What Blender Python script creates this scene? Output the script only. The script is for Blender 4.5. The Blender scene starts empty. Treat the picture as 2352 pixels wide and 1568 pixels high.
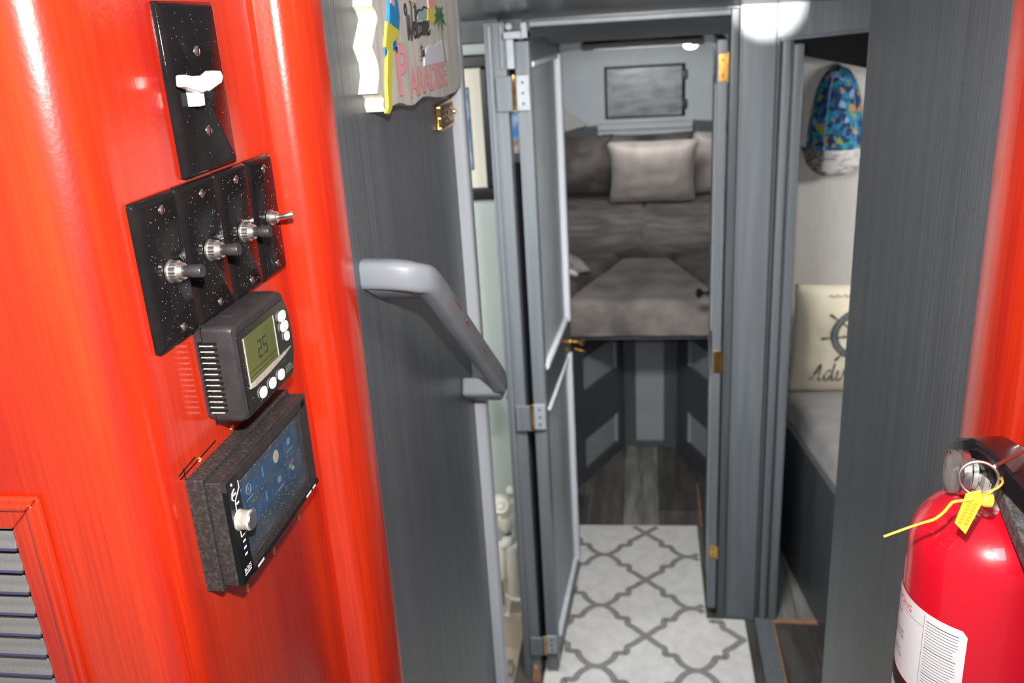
import bpy, bmesh, math, random
from mathutils import Vector, Matrix, noise
from math import sin, cos, pi, radians, atan2, sqrt
random.seed(7)
S = bpy.context.scene
COL = S.collection

# ------------------------------------------------------------------ camera
FPX, PITCH, ROLL, VPX, EYE = 2050.0, radians(19.7), radians(3.53), 304.0, 1.85
down = Vector((sin(ROLL)*cos(PITCH), cos(ROLL)*cos(PITCH), sin(PITCH)))      # world down in camera axes (right, down, forward)
fwd = Vector((VPX, -(VPX*down.x + FPX*down.z)/down.y, FPX)).normalized()
rgt = fwd.cross(-down)
if rgt.x < 0: rgt = -rgt
up = -down
cam_d = bpy.data.cameras.new('camera'); cam = bpy.data.objects.new('camera', cam_d); COL.objects.link(cam)
R = Matrix(((rgt.x, -rgt.y, -rgt.z), (fwd.x, -fwd.y, -fwd.z), (up.x, -up.y, -up.z)))
cam.matrix_world = Matrix.Translation((0, 0, EYE)) @ R.to_4x4()
cam_d.sensor_width = 22.3; cam_d.lens = FPX/2352*22.3
cam_d.clip_start = 0.02
cam_d.dof.use_dof = True; cam_d.dof.focus_distance = 0.60; cam_d.dof.aperture_fstop = 6.3; cam_d.dof.aperture_blades = 6
S.camera = cam
# ------------------------------------------------------------------ world, lights, exposure
w = bpy.data.worlds.new('world'); S.world = w; w.use_nodes = True
w.node_tree.nodes['Background'].inputs[0].default_value = (0.86, 0.93, 1.0, 1)
w.node_tree.nodes['Background'].inputs[1].default_value = 0.22
S.view_settings.view_transform = 'Standard'; S.view_settings.look = 'None'
S.view_settings.exposure = 0.0; S.view_settings.gamma = 1.0; S.view_settings.use_curve_mapping = False

def lamp(name, kind, loc, energy, color=(1, 1, 1), size=0.1, target=None, size_y=None):
    d = bpy.data.lights.new(name, kind); d.energy = energy; d.color = color
    if kind == 'AREA':
        d.shape = 'RECTANGLE'; d.size = size; d.size_y = size_y or size
    else:
        d.shadow_soft_size = size
    o = bpy.data.objects.new(name, d); COL.objects.link(o); o.location = loc
    if target is not None:
        o.rotation_euler = (Vector(target)-Vector(loc)).to_track_quat('-Z', 'Y').to_euler()
    return o
cu = R @ Vector((0, 1, 0)); cf = R @ Vector((0, 0, -1))
fl = Vector((0, 0, EYE)) + cu*0.095 + cf*0.02
fo = lamp('camera_flash', 'SPOT', fl, 52, (1.0, 0.98, 0.95), 0.012, fl+cf+Vector((-0.05, 0, 0.08)))
fo.data.spot_size = radians(118); fo.data.spot_blend = 1.0
lamp('companionway_daylight', 'AREA', (0.15, -0.75, 2.75), 12, (0.9, 0.95, 1.0), 0.7, (0, 1.0, 1.2), 0.7)
ph = lamp('passage_hatch_light', 'AREA', (-0.02, 1.50, 1.885), 25, (1.0, 0.995, 0.98), 0.30, (-0.02, 2.62, 0.45), 0.22)
ph.data.spread = radians(128)
gl = lamp('post_gleam_spot', 'SPOT', (-0.02, -1.20, 1.985), 3000, (1.0, 0.99, 0.97), 0.02, (0.312, 2.46, 1.858))  # narrow spot added to throw the bright patch on post and beam
gl.data.spot_size = radians(2.8); gl.data.spot_blend = 0.15
lamp('head_fill_light', 'AREA', (-0.85, 1.55, 1.72), 6, (0.97, 1.0, 0.99), 0.35, (-0.45, 2.4, 1.0), 0.3)  # added area light brightening the toilet compartment; its source is unseen
lamp('side_cabin_fill_light', 'AREA', (1.15, 2.55, 1.62), 12, (1.0, 0.97, 0.93), 0.3, (0.7, 3.1, 0.9), 0.3)  # extra light added for the side cabin wall, from no visible source
lamp('berth_hatch_light', 'AREA', (0.0, 4.08, 1.68), 11.5, (0.97, 1.0, 1.0), 0.3, (0.0, 5.3, 1.22), 0.3)

# ------------------------------------------------------------------ materials
def mat(name, c1, c2=None, rough=0.5, metal=0.0, spec=0.5, coat=0.0, coat_rough=0.05, scale=(20, 20, 20), bump=0.0,
        bump_scale=None, detail=4.0, sheen=0.0, emit=0.0, trans=0.0, contrast=(0.35, 0.65), fine=None, ior=1.45):
    m = bpy.data.materials.new(name); m.use_nodes = True
    nt = m.node_tree; b = nt.nodes['Principled BSDF']
    b.inputs['Roughness'].default_value = rough; b.inputs['Metallic'].default_value = metal
    b.inputs['Specular IOR Level'].default_value = spec
    b.inputs['Coat Weight'].default_value = coat; b.inputs['Coat Roughness'].default_value = coat_rough
    b.inputs['Sheen Weight'].default_value = sheen; b.inputs['Transmission Weight'].default_value = trans
    b.inputs['IOR'].default_value = ior
    b.inputs['Base Color'].default_value = (*c1, 1)
    if emit:
        b.inputs['Emission Color'].default_value = (*c1, 1); b.inputs['Emission Strength'].default_value = emit
    tc = nt.nodes.new('ShaderNodeTexCoord')
    def nz(sc, det):
        mp = nt.nodes.new('ShaderNodeMapping'); mp.inputs['Scale'].default_value = sc
        nt.links.new(tc.outputs['Object'], mp.inputs['Vector'])
        n = nt.nodes.new('ShaderNodeTexNoise'); n.inputs['Scale'].default_value = 1.0; n.inputs['Detail'].default_value = det
        nt.links.new(mp.outputs[0], n.inputs['Vector']); return n
    if c2 is not None:
        n = nz(scale, detail)
        cr = nt.nodes.new('ShaderNodeValToRGB')
        cr.color_ramp.elements[0].position = contrast[0]; cr.color_ramp.elements[1].position = contrast[1]
        cr.color_ramp.elements[0].color = (*c1, 1); cr.color_ramp.elements[1].color = (*c2, 1)
        nt.links.new(n.outputs['Fac'], cr.inputs['Fac'])
        out = cr.outputs['Color']
        if fine:
            n2 = nz(fine[0], 6.0)
            mx = nt.nodes.new('ShaderNodeMix'); mx.data_type = 'RGBA'; mx.blend_type = 'MULTIPLY'
            cr2 = nt.nodes.new('ShaderNodeValToRGB')
            cr2.color_ramp.elements[0].position = 0.35; cr2.color_ramp.elements[1].position = 0.6
            cr2.color_ramp.elements[0].color = (fine[1],)*3 + (1,); cr2.color_ramp.elements[1].color = (1, 1, 1, 1)
            nt.links.new(n2.outputs['Fac'], cr2.inputs['Fac'])
            mx.inputs[0].default_value = 1.0
            nt.links.new(out, mx.inputs[6]); nt.links.new(cr2.outputs['Color'], mx.inputs[7]); out = mx.outputs[2]
        nt.links.new(out, b.inputs['Base Color'])
    if bump:
        n = nz(bump_scale or scale, 5.0)
        bp = nt.nodes.new('ShaderNodeBump'); bp.inputs['Strength'].default_value = bump; bp.inputs['Distance'].default_value = 0.002
        nt.links.new(n.outputs['Fac'], bp.inputs['Height']); nt.links.new(bp.outputs[0], b.inputs['Normal'])
        if coat: nt.links.new(bp.outputs[0], b.inputs['Coat Normal'])
    return m
M = {}
M['mahog'] = mat('varnished_red_mahogany', (0.48, 0.014, 0.0045), (0.66, 0.040, 0.0065), rough=0.27, spec=0.8, coat=1.0, coat_rough=0.10,
                 scale=(26, 26, 1.3), bump=0.06, bump_scale=(420, 420, 300), contrast=(0.38, 0.68), fine=((420, 420, 9), 0.80))
M['mahog_trim'] = mat('varnished_red_mahogany_moulding', (0.52, 0.026, 0.010), (0.68, 0.06, 0.014), rough=0.35, coat=1.0, coat_rough=0.2,
                      scale=(40, 40, 3), bump=0.2, bump_scale=(300, 300, 20), fine=((500, 500, 12), 0.8))
M['rawwood'] = mat('bare_pale_wood', (0.75, 0.48, 0.20), (0.85, 0.62, 0.32), rough=0.8, scale=(300, 300, 60))
M['grey'] = mat('brushed_grey_paint', (0.100, 0.112, 0.125), (0.128, 0.141, 0.155), rough=0.36, scale=(60, 60, 2.2), bump=0.10,
                bump_scale=(240, 240, 6), coat=0.15, coat_rough=0.2)
M['greypanel'] = mat('satin_grey_paint_on_panels', (0.100, 0.112, 0.128), (0.132, 0.146, 0.164), rough=0.36, scale=(45, 45, 2.0), bump=0.3,
                     bump_scale=(220, 220, 5), fine=((300, 300, 14), 0.86))
M['char'] = mat('charcoal_paint', (0.055, 0.060, 0.067), (0.072, 0.078, 0.086), rough=0.38, scale=(50, 50, 3), bump=0.1, bump_scale=(200, 200, 8))
M['headboard'] = mat('darkened_charcoal_header', (0.028, 0.030, 0.033), (0.038, 0.040, 0.044), rough=0.75, spec=0.08, scale=(3, 30, 30))  # darker copy of the charcoal, offsetting the lamp light on the header
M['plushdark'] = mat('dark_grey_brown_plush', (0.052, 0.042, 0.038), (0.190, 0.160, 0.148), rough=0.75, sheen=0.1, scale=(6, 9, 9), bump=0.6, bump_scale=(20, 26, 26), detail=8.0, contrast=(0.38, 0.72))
M['lightpanel'] = mat('pale_grey_panel_paint', (0.25, 0.275, 0.29), (0.29, 0.315, 0.33), rough=0.5, scale=(8, 8, 8))
M['bow'] = mat('pale_grey_bow_wall_paint', (0.40, 0.43, 0.45), (0.45, 0.48, 0.50), rough=0.5, scale=(6, 6, 6))
M['headwall'] = mat('pale_green_grey_laminate', (0.55, 0.60, 0.57), (0.58, 0.63, 0.60), rough=0.5, scale=(3, 3, 3))
M['ceil'] = mat('dark_grey_gloss_ceiling_paint', (0.060, 0.065, 0.067), (0.078, 0.083, 0.085), rough=0.30, scale=(9, 3, 3), bump=0.15, bump_scale=(30, 8, 8))
M['beige'] = mat('beige_gelcoat', (0.60, 0.50, 0.38), (0.64, 0.54, 0.42), rough=0.45, scale=(4, 4, 4))
M['blackgloss'] = mat('gloss_black_steel', (0.008, 0.007, 0.008), (0.012, 0.010, 0.010), rough=0.08, spec=0.12, scale=(40, 40, 40), bump=0.05, bump_scale=(380, 380, 380))
M['dust'] = mat('pale_dust_specks', (0.45, 0.45, 0.45), rough=0.9)
M['blackplastic'] = mat('black_plastic', (0.022, 0.020, 0.022), (0.032, 0.029, 0.030), rough=0.38, scale=(90, 90, 90), bump=0.15, bump_scale=(900, 900, 900))
M['facegloss'] = mat('gloss_black_face', (0.006, 0.006, 0.007), rough=0.12)
M['dustyblack'] = mat('dusty_black_plastic', (0.024, 0.021, 0.020), (0.060, 0.054, 0.049), rough=0.55, scale=(420, 420, 420), contrast=(0.45, 0.75), bump=0.2, bump_scale=(900, 900, 900))
M['chrome'] = mat('nickel_plating', (0.86, 0.83, 0.78), rough=0.34, metal=1.0)
M['steel'] = mat('brushed_steel', (0.62, 0.60, 0.58), (0.72, 0.70, 0.68), rough=0.3, metal=1.0, scale=(90, 90, 90))
M['brass'] = mat('polished_brass', (0.85, 0.52, 0.16), (0.70, 0.38, 0.10), rough=0.22, metal=1.0, scale=(80, 80, 80))
M['darkbrass'] = mat('dark_brass_field', (0.10, 0.055, 0.02), rough=0.4, metal=0.6)
M['white'] = mat('white_plastic', (0.80, 0.79, 0.76), rough=0.35)
M['whiteprint'] = mat('white_print', (0.80, 0.80, 0.82), rough=0.5)
M['olive'] = mat('olive_lcd', (0.075, 0.085, 0.018), (0.11, 0.12, 0.03), rough=0.2, scale=(40, 30, 20))
M['lcddark'] = mat('dark_lcd_segment', (0.012, 0.022, 0.012), rough=0.3)
M['screen'] = mat('dusty_blue_grey_screen', (0.035, 0.055, 0.075), (0.075, 0.09, 0.105), rough=0.28, scale=(60, 60, 60), fine=((900, 900, 900), 0.75))
M['tile'] = mat('dim_blue_screen_tile', (0.020, 0.062, 0.13), (0.035, 0.085, 0.16), rough=0.3, scale=(90, 90, 90))
M['icon'] = mat('dim_icon_print', (0.16, 0.19, 0.20), rough=0.5)
M['icon_red'] = mat('dim_red_icon', (0.30, 0.05, 0.05), rough=0.5)
M['icon_yellow'] = mat('dim_yellow_icon', (0.35, 0.28, 0.08), rough=0.5)
M['silver'] = mat('dusty_silver_band', (0.42, 0.38, 0.33), (0.62, 0.57, 0.50), rough=0.5, metal=0.3, scale=(300, 300, 300))
M['slat'] = mat('grey_louvre_plastic', (0.16, 0.15, 0.145), (0.22, 0.21, 0.20), rough=0.45, scale=(8, 200, 200), bump=0.2, bump_scale=(500, 500, 500))
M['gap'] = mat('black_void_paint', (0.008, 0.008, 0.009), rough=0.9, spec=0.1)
M['vent_edge'] = mat('purple_grey_slat_edge', (0.07, 0.06, 0.12), rough=0.3)
M['casing'] = mat('pale_grey_gloss_casing', (0.46, 0.48, 0.52), (0.53, 0.55, 0.59), rough=0.35, scale=(30, 30, 3), bump=0.1, bump_scale=(150, 150, 8))
M['rail'] = mat('worn_pale_grey_rail_paint', (0.22, 0.24, 0.265), (0.27, 0.29, 0.315), rough=0.42, scale=(25, 25, 25), bump=0.1, bump_scale=(150, 150, 150))
M['railwear'] = mat('red_wear_mark', (0.40, 0.10, 0.09), (0.34, 0.22, 0.22), rough=0.6, scale=(160, 160, 160))
M['signface'] = mat('weathered_grey_driftwood_face', (0.64, 0.61, 0.55), (0.80, 0.77, 0.70), rough=0.65, scale=(60, 60, 7), fine=((300, 300, 30), 0.85))
M['signedge'] = mat('white_sign_edge', (0.85, 0.83, 0.72), (0.75, 0.72, 0.58), rough=0.6, scale=(200, 200, 40))
M['pink'] = mat('pink_lettering', (0.95, 0.42, 0.52), rough=0.6)
M['pinkedge'] = mat('ochre_letter_outline', (0.62, 0.42, 0.12), rough=0.6)
M['ink'] = mat('black_lettering', (0.02, 0.02, 0.02), rough=0.6)
M['parrotblue'] = mat('parrot_blue', (0.01, 0.20, 0.46), (0.02, 0.32, 0.60), rough=0.5, scale=(120, 120, 40))
M['parrotyellow'] = mat('parrot_yellow', (0.80, 0.66, 0.04), (0.65, 0.70, 0.12), rough=0.5, scale=(150, 150, 30))
M['paintyellow'] = mat('sign_yellow', (0.85, 0.66, 0.10), rough=0.6)
M['paintcoral'] = mat('sign_coral', (0.85, 0.42, 0.38), rough=0.6)
M['paintgreen'] = mat('palm_green', (0.04, 0.13, 0.06), (0.10, 0.22, 0.10), rough=0.7, scale=(200, 200, 200))
M['trunk'] = mat('palm_trunk_olive', (0.20, 0.21, 0.12), rough=0.7)
M['cloud'] = mat('white_cloud_paint', (0.78, 0.78, 0.84), rough=0.6)
M['island'] = mat('pale_teal_paint', (0.35, 0.52, 0.50), rough=0.6)
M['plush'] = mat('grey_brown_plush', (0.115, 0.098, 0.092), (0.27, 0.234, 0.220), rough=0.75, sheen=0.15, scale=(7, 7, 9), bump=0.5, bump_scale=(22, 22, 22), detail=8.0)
M['plushfront'] = M['plush']
M['cushion'] = mat('taupe_satin_cushion', (0.32, 0.265, 0.24), (0.41, 0.345, 0.32), rough=0.5, sheen=0.5, scale=(12, 12, 12), bump=0.4, bump_scale=(40, 40, 40))
M['lightcloth'] = mat('light_grey_cloth', (0.40, 0.38, 0.37), (0.48, 0.46, 0.45), rough=0.8, scale=(60, 60, 60))
M['whitecloth'] = mat('white_cloth', (0.80, 0.79, 0.77), rough=0.8)
M['sheet'] = mat('mid_grey_bed_sheet', (0.19, 0.18, 0.18), (0.25, 0.24, 0.24), rough=0.7, sheen=0.4, scale=(5, 14, 14), bump=0.25, bump_scale=(30, 30, 30))
M['linen'] = mat('pale_linen_wall_cloth', (0.50, 0.485, 0.465), (0.56, 0.545, 0.525), rough=0.9, scale=(180, 180, 14), bump=0.3, bump_scale=(500, 500, 500))
M['cream'] = mat('cream_cotton', (0.75, 0.68, 0.52), (0.82, 0.75, 0.60), rough=0.85, scale=(7, 7, 7), bump=0.3, bump_scale=(18, 18, 18))
M['print'] = mat('dark_green_black_print', (0.022, 0.035, 0.035), (0.05, 0.065, 0.065), rough=0.8, scale=(60, 60, 60))
M['printgrey'] = mat('grey_print', (0.10, 0.12, 0.125), (0.19, 0.21, 0.21), rough=0.8, scale=(150, 150, 150))
M['rug'] = mat('light_grey_low_pile', (0.53, 0.525, 0.51), (0.61, 0.605, 0.59), rough=0.95, sheen=0.3, scale=(30, 30, 30), bump=0.6, bump_scale=(600, 600, 600))
M['rugline'] = mat('dark_grey_pile', (0.20, 0.192, 0.188), (0.245, 0.236, 0.23), rough=0.95, scale=(60, 60, 60), bump=0.6, bump_scale=(600, 600, 600))
def plank(n, a, b): return mat(n, a, b, rough=0.42, scale=(22, 3.2, 5), bump=0.15, bump_scale=(80, 8, 8), detail=6.0, fine=((160, 12, 12), 0.78), contrast=(0.4, 0.62))
M['plank0'] = plank('mid_grey_oak_plank', (0.075, 0.072, 0.066), (0.13, 0.125, 0.115))
M['plank1'] = plank('pale_grey_oak_plank', (0.13, 0.128, 0.12), (0.27, 0.265, 0.25))
M['plank2'] = plank('dark_grey_oak_plank', (0.045, 0.040, 0.036), (0.085, 0.078, 0.07))
M['rawedge'] = mat('worn_orange_brown_wood_edge', (0.25, 0.13, 0.07), (0.33, 0.19, 0.11), rough=0.7, scale=(30, 30, 30))
M['mat_cream'] = mat('cream_picture_mount', (0.86, 0.80, 0.68), rough=0.8)
M['frame'] = mat('matt_black_frame', (0.010, 0.010, 0.012), rough=0.35)
M['photo_blue'] = mat('sea_blue_print', (0.05, 0.22, 0.60), (0.45, 0.62, 0.75), rough=0.4, scale=(12, 12, 22), contrast=(0.45, 0.6))
M['photo_sand'] = mat('sand_print', (0.55, 0.45, 0.38), (0.20, 0.12, 0.10), rough=0.5, scale=(60, 60, 60))
M['ivory'] = mat('ivory_plastic', (0.86, 0.82, 0.70), (0.90, 0.87, 0.78), rough=0.35, scale=(20, 20, 20))
M['extred'] = mat('gloss_red_enamel', (0.72, 0.006, 0.022), rough=0.30, coat=1.0, coat_rough=0.06)
M['label'] = mat('white_label', (0.86, 0.86, 0.86), rough=0.45)
M['labelred'] = mat('red_label_print', (0.75, 0.12, 0.10), rough=0.5)
M['labelgrey'] = mat('grey_label_print', (0.12, 0.12, 0.14), rough=0.5)
M['tagyellow'] = mat('yellow_seal_plastic', (0.88, 0.62, 0.06), rough=0.45)
M['tagprint'] = mat('ochre_emboss', (0.62, 0.42, 0.04), rough=0.5)
M['castmetal'] = mat('dusty_cast_metal', (0.45, 0.42, 0.39), (0.68, 0.66, 0.63), rough=0.45, metal=0.5, scale=(120, 120, 120))
M['leverblack'] = mat('gloss_black_lever_paint', (0.012, 0.010, 0.012), rough=0.14, coat=0.5)
M['levergrain'] = mat('textured_grey_black_lever', (0.05, 0.048, 0.046), (0.15, 0.145, 0.14), rough=0.55, scale=(260, 260, 260), bump=0.5, bump_scale=(900, 900, 900))
M['clear'] = mat('clear_gauge_plastic', (0.95, 0.95, 0.97), rough=0.03, trans=1.0, ior=1.3)
M['lampglass'] = mat('lit_dome_glass', (0.90, 1.0, 0.94), rough=0.3, emit=5.0)
M['tan'] = mat('tan_wood_batten', (0.50, 0.38, 0.25), (0.58, 0.45, 0.31), rough=0.6, scale=(30, 30, 3))
M['greyplank'] = mat('grey_brown_grate_wood', (0.20, 0.17, 0.15), (0.30, 0.26, 0.23), rough=0.6, scale=(12, 60, 60))
def cap_material():
    m = bpy.data.materials.new('blue_floral_cap_print'); m.use_nodes = True; nt = m.node_tree; b = nt.nodes['Principled BSDF']
    b.inputs['Roughness'].default_value = 0.8
    tc = nt.nodes.new('ShaderNodeTexCoord'); n = nt.nodes.new('ShaderNodeTexVoronoi'); n.inputs['Scale'].default_value = 55
    nz = nt.nodes.new('ShaderNodeTexNoise'); nz.inputs['Scale'].default_value = 40
    mx = nt.nodes.new('ShaderNodeMix'); mx.data_type = 'VECTOR'; mx.inputs[0].default_value = 0.02
    nt.links.new(tc.outputs['Object'], mx.inputs[4]); nt.links.new(nz.outputs['Color'], mx.inputs[5]); nt.links.new(tc.outputs['Object'], nz.inputs['Vector'])
    nt.links.new(mx.outputs[1], n.inputs['Vector'])
    sp = nt.nodes.new('ShaderNodeSeparateColor'); nt.links.new(n.outputs['Color'], sp.inputs[0])
    cr = nt.nodes.new('ShaderNodeValToRGB'); cr.color_ramp.interpolation = 'CONSTANT'
    cols = [(0, (0.012, 0.03, 0.10)), (0.28, (0.01, 0.10, 0.22)), (0.5, (0.02, 0.20, 0.38)), (0.68, (0.02, 0.26, 0.28)), (0.80, (0.25, 0.32, 0.05)), (0.87, (0.50, 0.24, 0.05)), (0.93, (0.25, 0.35, 0.60))]
    cr.color_ramp.elements[0].color = (*cols[0][1], 1); cr.color_ramp.elements[1].position = cols[1][0]; cr.color_ramp.elements[1].color = (*cols[1][1], 1)
    for p, c in cols[2:]:
        e = cr.color_ramp.elements.new(p); e.color = (*c, 1)
    nt.links.new(sp.outputs[0], cr.inputs['Fac']); nt.links.new(cr.outputs['Color'], b.inputs['Base Color'])
    return m
M['cap'] = cap_material()
M['brimgrey'] = mat('grey_speckled_brim', (0.07, 0.065, 0.06), (0.30, 0.29, 0.28), rough=0.8, scale=(120, 120, 120), contrast=(0.42, 0.58))
M['brimwhite'] = mat('white_patterned_brim', (0.62, 0.60, 0.58), (0.30, 0.29, 0.33), rough=0.8, scale=(28, 28, 60), contrast=(0.5, 0.66))

# ------------------------------------------------------------------ mesh helpers
def tagp(o, label=None, cat=None, group=None, kind=None):
    if label: o['label'] = label
    if cat: o['category'] = cat
    if group: o['group'] = group
    if kind: o['kind'] = kind
    return o
def root(name, loc, label, cat, group=None, rot=(0, 0, 0)):
    o = bpy.data.objects.new(name, None); COL.objects.link(o); o.location = loc; o.rotation_euler = rot
    o.empty_display_size = 0.02
    return tagp(o, label, cat, group)
def world_m(o):
    m = o.matrix_basis.copy(); p = o.parent
    while p is not None: m = p.matrix_basis @ m; p = p.parent
    return m
def obj(name, bm, m, parent=None, local=False, smooth=False, bevel=0.0, seg=2, label=None, kind=None, origin=None, ang=35):
    """one mesh object; coordinates in bm are world coordinates unless local=True (then the parent's frame)"""
    bmesh.ops.recalc_face_normals(bm, faces=bm.faces)
    if parent is not None:
        if not local: bm.transform(world_m(parent).inverted())
    elif origin is not None:
        bm.transform(Matrix.Translation(-Vector(origin)))
    if smooth:
        for f in bm.faces: f.smooth = True
        lim = radians(ang)
        for e in bm.edges:
            if len(e.link_faces) == 2 and e.calc_face_angle(0) > lim: e.smooth = False
    me = bpy.data.meshes.new(name); bm.to_mesh(me); bm.free()
    if isinstance(m, (list, tuple)):
        for x in m: me.materials.append(x)
    else: me.materials.append(m)
    o = bpy.data.objects.new(name, me); COL.objects.link(o)
    if parent is not None: o.parent = parent
    elif origin is not None: o.location = origin
    if bevel > 0:
        b = o.modifiers.new('bevel', 'BEVEL'); b.width = bevel; b.segments = seg; b.limit_method = 'ANGLE'; b.angle_limit = radians(40)
        for p in me.polygons: p.use_smooth = True
        b.harden_normals = False
        wn = o.modifiers.new('wn', 'WEIGHTED_NORMAL'); wn.keep_sharp = True
    if label: o['label'] = label
    if kind: o['kind'] = kind
    return o
def B(): return bmesh.new()
def box(bm, x0, x1, y0, y1, z0, z1):
    r = bmesh.ops.create_cube(bm, size=1.0)
    bmesh.ops.transform(bm, verts=r['verts'], matrix=Matrix.Translation(((x0+x1)/2, (y0+y1)/2, (z0+z1)/2)) @ Matrix.Diagonal((abs(x1-x0), abs(y1-y0), abs(z1-z0), 1)))
    return bm
def prism(bm, pts, f, h0, h1):
    """polygon pts (u,v) extruded from h0 to h1; f(u,v,h)->world"""
    a = [bm.verts.new(f(u, v, h0)) for u, v in pts]; b = [bm.verts.new(f(u, v, h1)) for u, v in pts]
    n = len(pts)
    bm.faces.new(a[::-1]); bm.faces.new(b)
    for i in range(n): bm.faces.new((a[i], a[(i+1) % n], b[(i+1) % n], b[i]))
    return bm
fL = lambda u, v, h: Vector((-0.30+h, u, v))          # on the red left wall: u=Y, v=Z
fG = lambda u, v, h: Vector((-0.26+h, u, v))          # on the grey left wall
def fY(Y): return lambda u, v, h: Vector((u, Y-h, v)) # facing the camera: u=X, v=Z
def lathe(bm, prof, mtx, n=24, cap=True):
    """prof: [(r, h)] about local z"""
    rings = []
    for r, h in prof:
        rings.append([bm.verts.new(mtx @ Vector((r*cos(2*pi*i/n), r*sin(2*pi*i/n), h))) for i in range(n)])
    for a, b in zip(rings[:-1], rings[1:]):
        for i in range(n): bm.faces.new((a[i], a[(i+1) % n], b[(i+1) % n], b[i]))
    if cap:
        bm.faces.new(rings[0][::-1]); bm.faces.new(rings[-1])
    return bm
def tube(bm, pts, r, n=10, closed=False, rz=None):
    pts = [Vector(p) for p in pts]; N = len(pts); rings = []
    prev = None
    for i, p in enumerate(pts):
        if closed: t = pts[(i+1) % N]-pts[i-1]
        else: t = pts[min(i+1, N-1)]-pts[max(i-1, 0)]
        t.normalize()
        if prev is None:
            a = Vector((0, 0, 1)) if abs(t.z) < 0.9 else Vector((1, 0, 0))
        else: a = prev
        s = (a - t*a.dot(t)).normalized(); prev = s; q = t.cross(s)
        rr = r[i] if isinstance(r, (list, tuple)) else r
        rings.append([bm.verts.new(p + s*cos(2*pi*k/n)*rr*(rz or 1) + q*sin(2*pi*k/n)*rr) for k in range(n)])
    for i in range(N if closed else N-1):
        a, b = rings[i], rings[(i+1) % N]
        for k in range(n): bm.faces.new((a[k], a[(k+1) % n], b[(k+1) % n], b[k]))
    if not closed: bm.faces.new(rings[0][::-1]); bm.faces.new(rings[-1])
    return bm
def smooth_path(P, k=6):
    P = [Vector(p) for p in P]; out = []
    for i in range(len(P)-1):
        p0, p1, p2, p3 = P[max(i-1, 0)], P[i], P[i+1], P[min(i+2, len(P)-1)]
        for j in range(k):
            t = j/k
            out.append(0.5*((2*p1)+(-p0+p2)*t+(2*p0-5*p1+4*p2-p3)*t*t+(-p0+3*p1-3*p2+p3)*t**3))
    out.append(P[-1]); return out
def axis_m(loc, direction):
    return Matrix.Translation(loc) @ Vector(direction).to_track_quat('Z', 'Y').to_matrix().to_4x4()
def ell(bm, c, r, f, h0, h1, n=18, power=2.0):
    pts = []
    for i in range(n):
        a = 2*pi*i/n; ca, sa = cos(a), sin(a)
        pts.append((c[0]+r[0]*math.copysign(abs(ca)**(2/power), ca), c[1]+r[1]*math.copysign(abs(sa)**(2/power), sa)))
    return prism(bm, pts, f, h0, h1)
def text(s, size, f, m, parent, name='lettering', u0=0, v0=0, h=0.0004, sx=1.0, shear=0.0, align='LEFT', width=None, label=None, bold=0.0, height=None):
    cu_ = bpy.data.curves.new('t', 'FONT'); cu_.body = s; cu_.size = size; cu_.shear = shear; cu_.align_x = align; cu_.resolution_u = 3
    if bold: cu_.offset = bold
    t = bpy.data.objects.new('t', cu_); COL.objects.link(t)
    dg = bpy.context.evaluated_depsgraph_get(); me = bpy.data.meshes.new_from_object(t.evaluated_get(dg))
    bm = B(); bm.from_mesh(me)
    xs = [v.co.x for v in bm.verts]; ys = [v.co.y for v in bm.verts]
    kx = sx; ky = 1.0
    if width: kx = width/(max(xs)-min(xs))
    if height: ky = height/(max(ys)-min(ys))
    ox = min(xs) if width else 0; oy = min(ys) if height else 0
    for v in bm.verts:
        v.co = f(u0+(v.co.x-ox)*kx, v0+(v.co.y-oy)*ky, h)
    bpy.data.objects.remove(t); bpy.data.curves.remove(cu_); bpy.data.meshes.remove(me)
    o = obj(name, bm, m, parent)
    if label: o['label'] = label
    return o
def copy_tree(o, parent=None):
    c = o.copy(); COL.objects.link(c)
    if parent is not None: c.parent = parent
    for ch in list(o.children): copy_tree(ch, c)
    return c

# ================================================================== THE SETTING
CLZ = 1.87
# --- red mahogany wall on the left: facing aft, rounding a corner, running forward, swelling into a rounded post
def left_profile():
    P = [(-0.95, 0.441), (-0.60, 0.441), (-0.345, 0.441)]
    for i in range(1, 15):
        a = radians(90*i/14); P.append((-0.332+0.032*sin(a), 0.473-0.032*cos(a)))
    P += [(-0.300, 0.52), (-0.300, 0.60), (-0.300, 0.694), (-0.2975, 0.698), (-0.293, 0.6985)]
    for i in range(0, 13):
        a = radians(90*i/12); P.append((-0.289+0.029*sin(a), 0.747-0.047*cos(a)))
    P += [(-0.260, 0.748)]
    return P
def profile_wall(bm, P, z0, z1, thick_pts):
    loop = P + thick_pts
    a = [bm.verts.new((x, y, z0)) for x, y in loop]; b = [bm.verts.new((x, y, z1)) for x, y in loop]; n = len(loop)
    for i in range(n): bm.faces.new((a[i], a[(i+1) % n], b[(i+1) % n], b[i]))
    bm.faces.new(a[::-1]); bm.faces.new(b); return bm
bm = profile_wall(B(), left_profile(), 0.0, 2.25, [(-0.325, 0.748), (-0.40, 0.64), (-0.95, 0.64)])
wl = obj('wall_left', bm, M['mahog'], smooth=True, kind='structure', ang=30)
wl['label'] = 'glossy red mahogany curved bulkhead that carries the switches and the stereo'
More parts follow.
